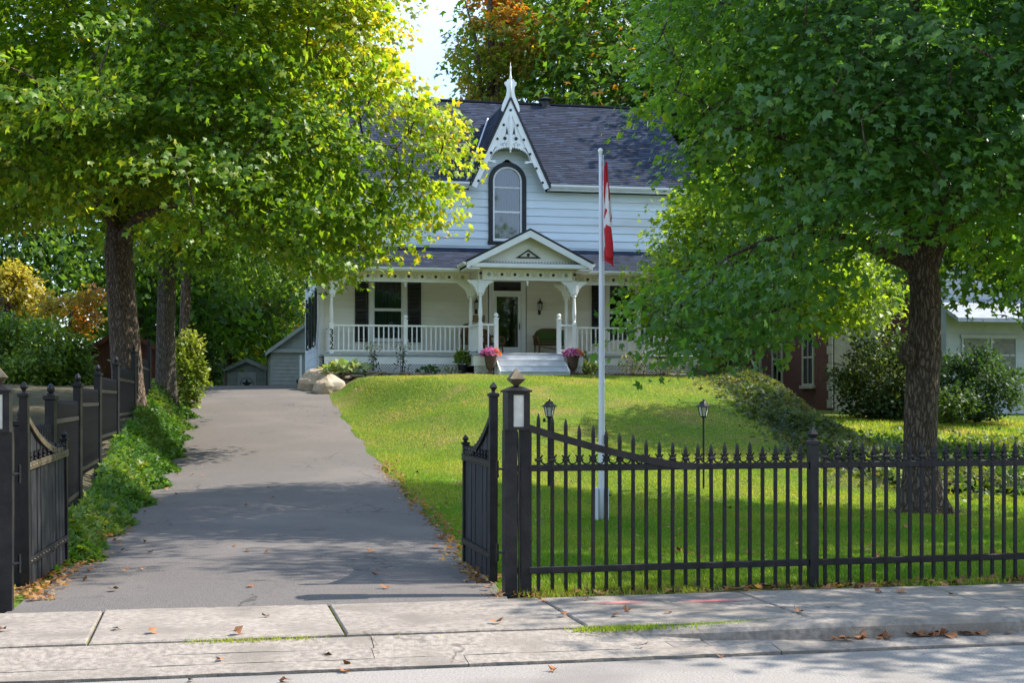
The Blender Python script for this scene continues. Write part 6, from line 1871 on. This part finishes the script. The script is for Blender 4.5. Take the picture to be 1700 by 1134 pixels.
back_tree('broadleaf_tree', 'shady tree behind the star shed with low forked trunk', wpos(385, 68), 68, 7.0, 3.6, 3.8, 260, 55, 0.27, green_col((0.041, 0.101, 0.016), (0.101, 0.189, 0.027), acc=(0.36, 0.26, 0.03), accp=0.12), 111, zg=1.6, tr=0.4)
back_tree('broadleaf_tree', 'thin-leaved tree between the star shed and the garage', wpos(455, 78), 78, 7.2, 3.4, 4.2, 150, 45, 0.30, green_col((0.068, 0.135, 0.019), (0.162, 0.243, 0.041), acc=(0.34, 0.20, 0.06), accp=0.3), 112, zg=1.6)
back_tree('broadleaf_tree', 'tree crown behind the left corner of the house', -7.0, 84, 12.0, 5.5, 7.5, 240, 50, 0.36, green_col((0.041, 0.108, 0.016), (0.108, 0.203, 0.027)), 113, zg=1.6)
back_tree('broadleaf_tree', 'tall tree behind the two left trunks', -16.0, 62, 10.0, 5.5, 7.0, 330, 55, 0.33, green_col((0.041, 0.108, 0.016), (0.108, 0.203, 0.027)), 114, zg=1.8)
back_tree('broadleaf_tree', 'dark overhanging tree at the left edge behind the yellow one', -21.5, 56, 9.5, 5.0, 6.5, 300, 55, 0.32, green_col((0.034, 0.081, 0.019), (0.081, 0.162, 0.027)), 115, zg=1.8)
back_tree('yellow_tree', 'bright yellow autumn tree at the left edge', wpos(8, 50), 50, 5.3, 1.15, 1.5, 90, 45, 0.19, green_col((0.27, 0.25, 0.04), (0.42, 0.36, 0.07), k=1.5), 116, zg=2.0, tr=0.14)
def flame_col(P, g, cen):
    n = len(P)
    q = np.clip(0.36 + 0.4 * lowf(P, 2.4, 0.9) + 0.4 * sm((P[:, 2] - 4.7) / 0.6) + g.normal(0, 0.2, n), 0, 1)
    return mixcol([(0, (0.20, 0.22, 0.03)), (0.4, (0.34, 0.24, 0.03)), (0.8, (0.38, 0.14, 0.03)), (1, (0.42, 0.04, 0.05))], q) * g.uniform(0.8, 1.2, n)[:, None]
back_tree('young_maple', 'small orange and red maple in front of the green shrubs at left', wpos(112, 45), 45, wz(520, 45), 1.05, 0.85, 60, 30, 0.15, flame_col, 117, zg=2.05, tr=0.07, shape='tri', extra=[(wpos(85, 44.6), 44.6, wz(505, 45), 0.6, 0.5, 0.35), (wpos(150, 44.8), 44.8, wz(492, 45), 0.45, 0.4, 0.4)])
def far_wood():
    g = np.random.default_rng(77)
    n = 60000
    X = g.uniform(-75, 75, n); Y = 112 + g.normal(0, 3, n)
    top = 9 + 4 * np.sin(X * 0.23) + 2.5 * np.sin(X * 0.61 + 1) + 1.5 * np.sin(X * 1.4)
    Z = 1.5 + g.random(n) ** 0.8 * top
    P = np.stack([X, Y - 2.5 * np.sin(X * 0.9) * np.sin(Z * 0.7), Z], -1)
    c = mixcol([(0, (0.035, 0.075, 0.018)), (1, (0.09, 0.14, 0.03))], np.clip(0.5 + 0.5 * lowf(P, 0.5) + g.normal(0, 0.2, n), 0, 1))
    me = leaves_mesh('distant_wood', P, g.normal(0, 1, (n, 3)), np.array([0, -0.5, 0.8]) + g.normal(0, 0.4, (n, 3)), 0.75 * g.uniform(0.7, 1.3, n), c, 'leaf', 'oval')
    tag(link('distant_wood', me), 'distant wood closing the view behind the gardens', kind='stuff')
far_wood()
# street tree outside the frame whose shade lies on the pavement at the right
back_tree('street_tree', 'street tree by the sidewalk right of the view', 10.9, 12.6, 6.6, 3.4, 2.9, 170, 45, 0.20, green_col((0.054, 0.121, 0.016), (0.121, 0.216, 0.027)), 118, zg=0.0, tr=0.22)
back_tree('street_tree', 'garden tree on the lawn right of the view', 12.4, 17.6, 7.2, 4.2, 3.6, 210, 50, 0.20, green_col((0.054, 0.121, 0.016), (0.121, 0.216, 0.027)), 119, zg=0.0, tr=0.24)

back_tree('broadleaf_tree', 'shady tree behind the lawn maple at the right edge', 12.0, 31.5, 7.2, 3.6, 3.2, 300, 60, 0.20, green_col((0.04, 0.10, 0.016), (0.10, 0.19, 0.024)), 120, zg=0.8, tr=0.22, shape='tri', extra=[(9.6, 31.0, 5.4, 1.7, 1.5, 1.2), (11.4, 30.5, 4.4, 1.6, 1.4, 0.9)])
# street trees on the far side of the road, behind the viewer: the house windows mirror them
for k, (x, z_, wd) in enumerate(((-17, 10, 6.0), (-6, 12, 6.5), (7, 11, 6.0), (18, 12, 6.5))):
    back_tree('street_tree', ['leftmost', 'second', 'third', 'rightmost'][k] + ' street tree on the far side of the road', x, -15 + 1.5 * (k % 2), z_, wd, z_ - 2.5, 130, 40, 0.55,
              green_col((0.05, 0.11, 0.015), (0.12, 0.20, 0.03), acc=(0.4, 0.3, 0.04), accp=0.2), 130 + k, zg=0.0, tr=0.35, twigs=False)

# ------------------------------------------------------------------ shrubs
def shrub(px, Y, zb, zt, rx, n, per, size, cols, seed, label, cat='shrub', name='shrub', ry=None):
    X = wpos(px, Y) if px is not None else 0
    g = np.random.default_rng(seed)
    r = empty(name, (X, Y, zb)); tag(r, label, cat)
    h = zt - zb; ry = ry or rx * 0.8
    C = []
    while len(C) < n:
        d = g.normal(0, 1, 3); d /= np.linalg.norm(d); d[2] = d[2] * 0.8 if d[2] < 0 else d[2]
        f = 0.45 + 0.55 * g.random() ** 0.6
        C.append(np.array([0, 0, h * 0.42]) + d * f * np.array([rx, ry, h * 0.56]))
    C = np.array(C); ci = np.repeat(np.arange(n), per); m_ = n * per
    P = C[ci] + g.normal(0, 1, (m_, 3)) * np.array([rx, rx, h * 0.5]) * 0.13
    P[:, 2] = np.maximum(P[:, 2], 0.02)
    out = norm(C - np.array([0, 0, h * 0.3]))[ci]
    q = np.clip(0.5 + 0.5 * lowf(C, 2.0, seed)[ci] + g.normal(0, 0.25, m_), 0, 1)
    c = mixcol([(i / (len(cols) - 1), k) for i, k in enumerate(cols)], q) * g.uniform(0.75, 1.25, m_)[:, None]
    link('foliage', leaves_mesh('foliage', P, out * 0.6 + g.normal(0, 0.6, (m_, 3)), np.array([0, 0, 0.7]) + out * 0.6 + g.normal(0, 0.4, (m_, 3)), size * g.uniform(0.6, 1.25, m_), c, 'plant', 'oval'), r)
    st_ = MB()
    for k in range(7):
        p = C[g.integers(0, n)]
        st_.tube([(0.1 * g.normal(), 0.1 * g.normal(), -0.1), tuple(p * 0.5), tuple(p)], [0.03, 0.02, 0.006], 5)
    st_.build('stem', 'barkgrey', r)
    return r
shrub(38, 43, 1.95, wz(515, 43), 1.9, 120, 60, 0.15, [(0.05, 0.11, 0.015), (0.10, 0.18, 0.02), (0.15, 0.23, 0.03)], 201, 'tall bright green shrub left of the red-brown shed')
shrub(112, 43.5, 1.95, wz(560, 43.5), 0.9, 70, 50, 0.14, [(0.05, 0.11, 0.015), (0.11, 0.19, 0.02)], 202, 'rounded green shrub touching the red-brown shed')
shrub(2, 44, 1.95, wz(500, 44), 0.55, 50, 45, 0.14, [(0.030, 0.014, 0.016), (0.05, 0.02, 0.022)], 203, 'dark purple-leaved shrub cut by the left edge')
shrub(308, 38.5, float(H(wpos(308, 38.5), 38.5)), wz(545, 38.5), 0.55, 70, 55, 0.13, [(0.12, 0.19, 0.02), (0.24, 0.29, 0.05), (0.34, 0.34, 0.08)], 204, 'pale yellow-green shrub at the driveway edge behind the straight trunk')
shrub(328, 60, 1.7, wz(560, 60), 0.95, 70, 50, 0.19, [(0.02, 0.055, 0.012), (0.05, 0.10, 0.016)], 205, 'dark green bush left of the star shed')
shrub(1462, 41, 1.1, wz(552, 41), 1.35, 170, 60, 0.12, [(0.025, 0.055, 0.016), (0.05, 0.09, 0.02), (0.09, 0.11, 0.03)], 206, 'dark bushy shrub left of the lawn maple trunk')
shrub(1622, 40, 1.1, wz(580, 40), 1.3, 130, 55, 0.13, [(0.025, 0.060, 0.018), (0.045, 0.09, 0.022)], 207, 'wide dark shrub in front of the white house')
shrub(1575, 38, 1.1, wz(640, 38), 0.7, 50, 50, 0.12, [(0.03, 0.07, 0.018), (0.07, 0.12, 0.02)], 209, 'small shrub between the maple trunk and the wide dark shrub')
shrub(1192, 46, 2.1, wz(598, 46), 0.6, 50, 50, 0.13, [(0.16, 0.22, 0.03), (0.34, 0.36, 0.10)], 210, 'sunlit pale bush left of the trunk on the bank')

# ------------------------------------------------------------------ ground covers
def cover(name, P, up, size, cols, seed, label, k=2.0):
    g = np.random.default_rng(seed); n = len(P)
    q = np.clip(0.45 + 0.5 * lowf(P, k, 0.5) + g.normal(0, 0.25, n), 0, 1)
    c = mixcol([(i / (len(cols) - 1), kk) for i, kk in enumerate(cols)], q) * g.uniform(0.7, 1.25, n)[:, None]
    me = leaves_mesh(name, P, g.normal(0, 1, (n, 3)) + np.array([0.2, -0.3, -0.2]), np.array([0, -0.15, 1.0]) + g.normal(0, 0.45, (n, 3)), size * g.uniform(0.6, 1.3, n), c, 'plant', 'tri')
    return tag(link(name, me), label, kind='stuff')
g = np.random.default_rng(300)
n = 26000
Y = 12.9 + (39 - 12.9) * g.random(n) ** 1.25
f = g.random(n)
fx = np.interp(Y, [p[1] for p in SP], [p[0] for p in SP]); ex = edge_l(Y) + 0.10 + 0.14 * np.sin(Y * 2.3) + 0.10 * np.sin(Y * 5.1)
fx = np.where(Y > 30, ex - 1.3, fx + 0.06)
X = fx + (ex - fx) * f
mound = np.sin(np.clip(f, 0.02, 0.98) * np.pi * 0.75 + 0.75) * (0.26 + 0.15 * np.sin(Y * 1.6) * np.sin(Y * 0.7 + 1)) * sm((Y - 12.7) / 1.6)
Z = H(X, Y) + np.maximum(0.02, mound * (0.25 + 0.75 * np.sqrt(g.random(n)))) + 0.02
cover('ivy_bank', np.stack([X, Y, Z], -1), 1, 0.105, [(0.045, 0.12, 0.016), (0.075, 0.17, 0.02), (0.14, 0.22, 0.03), (0.26, 0.27, 0.05)], 301, 'leafy ground cover spilling from the fence to the driveway edge', 1.3)
n = 34000
Y = 23.5 + (42.5 - 23.5) * g.random(n) ** 0.9
s_ = g.normal(0, 0.55, n)
Xc = np.interp(Y, [23.5, 27, 33, 40, 42.5], [7.9, 6.95, 6.55, 6.55, 6.55])
X = Xc + s_
Z = H(X, Y) + np.maximum(0.03, (0.28 + 0.08 * np.sin(X * 3 + Y * 2.1)) * np.exp(-(s_ / 0.8) ** 2) * (0.3 + 0.7 * np.sqrt(g.random(n))))
cover('bank_ground_cover', np.stack([X, Y, Z], -1), 1, 0.13, [(0.036, 0.060, 0.020), (0.055, 0.090, 0.028), (0.10, 0.13, 0.035), (0.15, 0.11, 0.05)], 302, 'dark mottled ground cover running down the bank edge', 1.7)
n = 42000
X = g.uniform(6.6, 18, n); Y = 28.0 + 0.30 * (X - 7) + g.normal(0, 2.3, n)
Z = H(X, Y) + (0.18 + 0.08 * np.sin(X * 2.2 + Y)) * np.sqrt(g.random(n))
cover('border_ground_cover', np.stack([X, Y, Z], -1), 1, 0.13, [(0.03, 0.075, 0.018), (0.07, 0.13, 0.02), (0.19, 0.23, 0.03), (0.10, 0.15, 0.03)], 303, 'green border plants behind the lawn maple', 1.1)
n = 26000
X = g.uniform(7.5, 19, n); Y = g.uniform(34, 42, n)
grass('neighbour_grass', np.stack([X, Y], -1), 0.10, 0.016, 304, dry=0.5, label='sunlit grass of the neighbouring garden')

# ------------------------------------------------------------------ fallen leaves
LV = []
for k in range(4):                                   # four curled dry leaves
    gg = random.Random(60 + k)
    vs = [(x, y - 0.45, z + (0.55 + 0.2 * k) * x * x + 0.28 * (y - 0.45) ** 2 * (1 if k % 2 else -0.4) + gg.uniform(-0.05, 0.05)) for x, y, z in MAPLE]
    LV.append(src(MB().add(vs, [tuple(f) for f in MAPLE_F]), 'fallen_leaf', 'litter'))
def fallen(X, Y, z, size, label, group):
    o = bpy.data.objects.new('fallen_leaf', LV[rnd.randrange(4)]); COL.objects.link(o)
    o.location = (X, Y, z + size * 0.12); o.scale = (size, size, size * rnd.uniform(0.7, 1.2))
    o.rotation_euler = (rnd.uniform(-0.35, 0.35), rnd.uniform(-0.35, 0.35), rnd.uniform(0, 6.28))
    tag(o, label, 'leaf', group)
for i in range(34):
    t, w = rnd.uniform(2.2, 7.2), 11.30 + rnd.gauss(0, 0.10)
    X, Y = lot(t, w); fallen(X, Y, max(0.0, float(H(X, Y))) + 0.01, rnd.uniform(0.06, 0.12), 'dry brown maple leaf lying along the foot of the iron fence', 'fallen leaves under the front fence')
for i in range(22):
    t, w = rnd.uniform(-2.5, 7.0), rnd.uniform(9.7, 11.0)
    X, Y = lot(t, w); fallen(X, Y, 0.024, rnd.uniform(0.05, 0.09), 'curled dry leaf lying on the concrete sidewalk', 'fallen leaves on the sidewalk')
for i in range(46):
    t = 4.2 + 3.0 * (rnd.random() ** 0.8 if i % 3 else rnd.random() * 0.4) ; w = 9.24 + rnd.gauss(0, 0.035)
    X, Y = lot(t, w); fallen(X, Y, -0.075, rnd.uniform(0.06, 0.11), 'orange-brown leaf drifted in the gutter below the kerb', 'fallen leaves in the gutter')
for i in range(16):
    t, w = rnd.uniform(-2, 4), rnd.uniform(8.7, 9.55)
    X, Y = lot(t, w); fallen(X, Y, -0.06 if w > 9.2 else -0.11, rnd.uniform(0.05, 0.08), 'dry leaf lying on the apron or road edge', 'fallen leaves at the road edge')
for i in range(48):
    Y = 11.6 + 18 * rnd.random() ** 1.6; X = rnd.uniform(float(edge_l(Y)) + 0.2, float(edge_r(Y)) - 0.1)
    if i % 3 == 0: X = float(edge_r(Y)) - 0.05 + rnd.gauss(0, 0.06)
    if i % 3 == 1: X = float(edge_l(Y)) + 0.25 + abs(rnd.gauss(0, 0.25))
    fallen(X, Y, float(drive_z(Y)) + 0.04, rnd.uniform(0.05, 0.09), 'brown leaf lying on the asphalt driveway', 'fallen leaves on the driveway')
for i in range(40):
    Y = 13 + 26 * rnd.random(); X = rnd.uniform(float(edge_r(Y)) + 0.3, min(6.0, Y * 0.33))
    fallen(X, Y, float(H(X, Y)) + 0.035, rnd.uniform(0.06, 0.10), 'dry leaf lying on the lawn grass', 'fallen leaves on the lawn')
# finer litter nobody could count
g = np.random.default_rng(400)
def litter(pts, z, size, seed, label, name):
    g = np.random.default_rng(seed); n = len(pts)
    P = np.stack([pts[:, 0], pts[:, 1], z], -1)
    c = mixcol([(0, (0.16, 0.075, 0.03)), (0.5, (0.33, 0.16, 0.055)), (1, (0.42, 0.28, 0.13))], g.random(n)) * g.uniform(0.6, 1.2, n)[:, None]
    me = leaves_mesh(name, P, g.normal(0, 1, (n, 3)) * np.array([1, 1, 0.3]), np.array([0, 0, 1.0]) + g.normal(0, 0.35, (n, 3)), size * g.uniform(0.4, 1.2, n), c, 'plant', 'tri')
    tag(link(name, me), label, kind='stuff')
Y = 12.3 + 14 * g.random(700) ** 1.3
a = np.stack([edge_r(Y) + g.normal(0.02, 0.09, 700), Y], -1)
litter(a, H(a[:, 0], a[:, 1]) + 0.055, 0.075, 401, 'drift of dry leaves along the right driveway edge', 'edge_litter')
Y = 11.2 + 6 * g.random(700) ** 1.2
a = np.stack([edge_l(Y) - 0.02 + g.normal(0, 0.13, 700), Y], -1)
litter(a, np.maximum(H(a[:, 0], a[:, 1]), drive_z(Y)) + 0.045, 0.075, 402, 'dry leaves and twigs below the left gate', 'gate_litter')
t = g.uniform(2.2, 9, 900); w = 11.36 + g.normal(0, 0.10, 900)
a = np.stack([t * LC - w * LS, t * LS + w * LC], -1)
litter(a, np.maximum(H(a[:, 0], a[:, 1]), 0.0) + 0.02, 0.06, 404, 'broken dry leaves and twigs along the fence foot', 'fence_litter')
Y = 14 + 27 * g.random(1500); X = edge_r(Y) + 0.2 + g.random(1500) * (np.minimum(7, Y * 0.33) - edge_r(Y))
a = np.stack([X, Y], -1)
litter(a, H(X, Y) + 0.05, 0.06, 403, 'scattered bits of dry leaf in the lawn', 'lawn_litter')
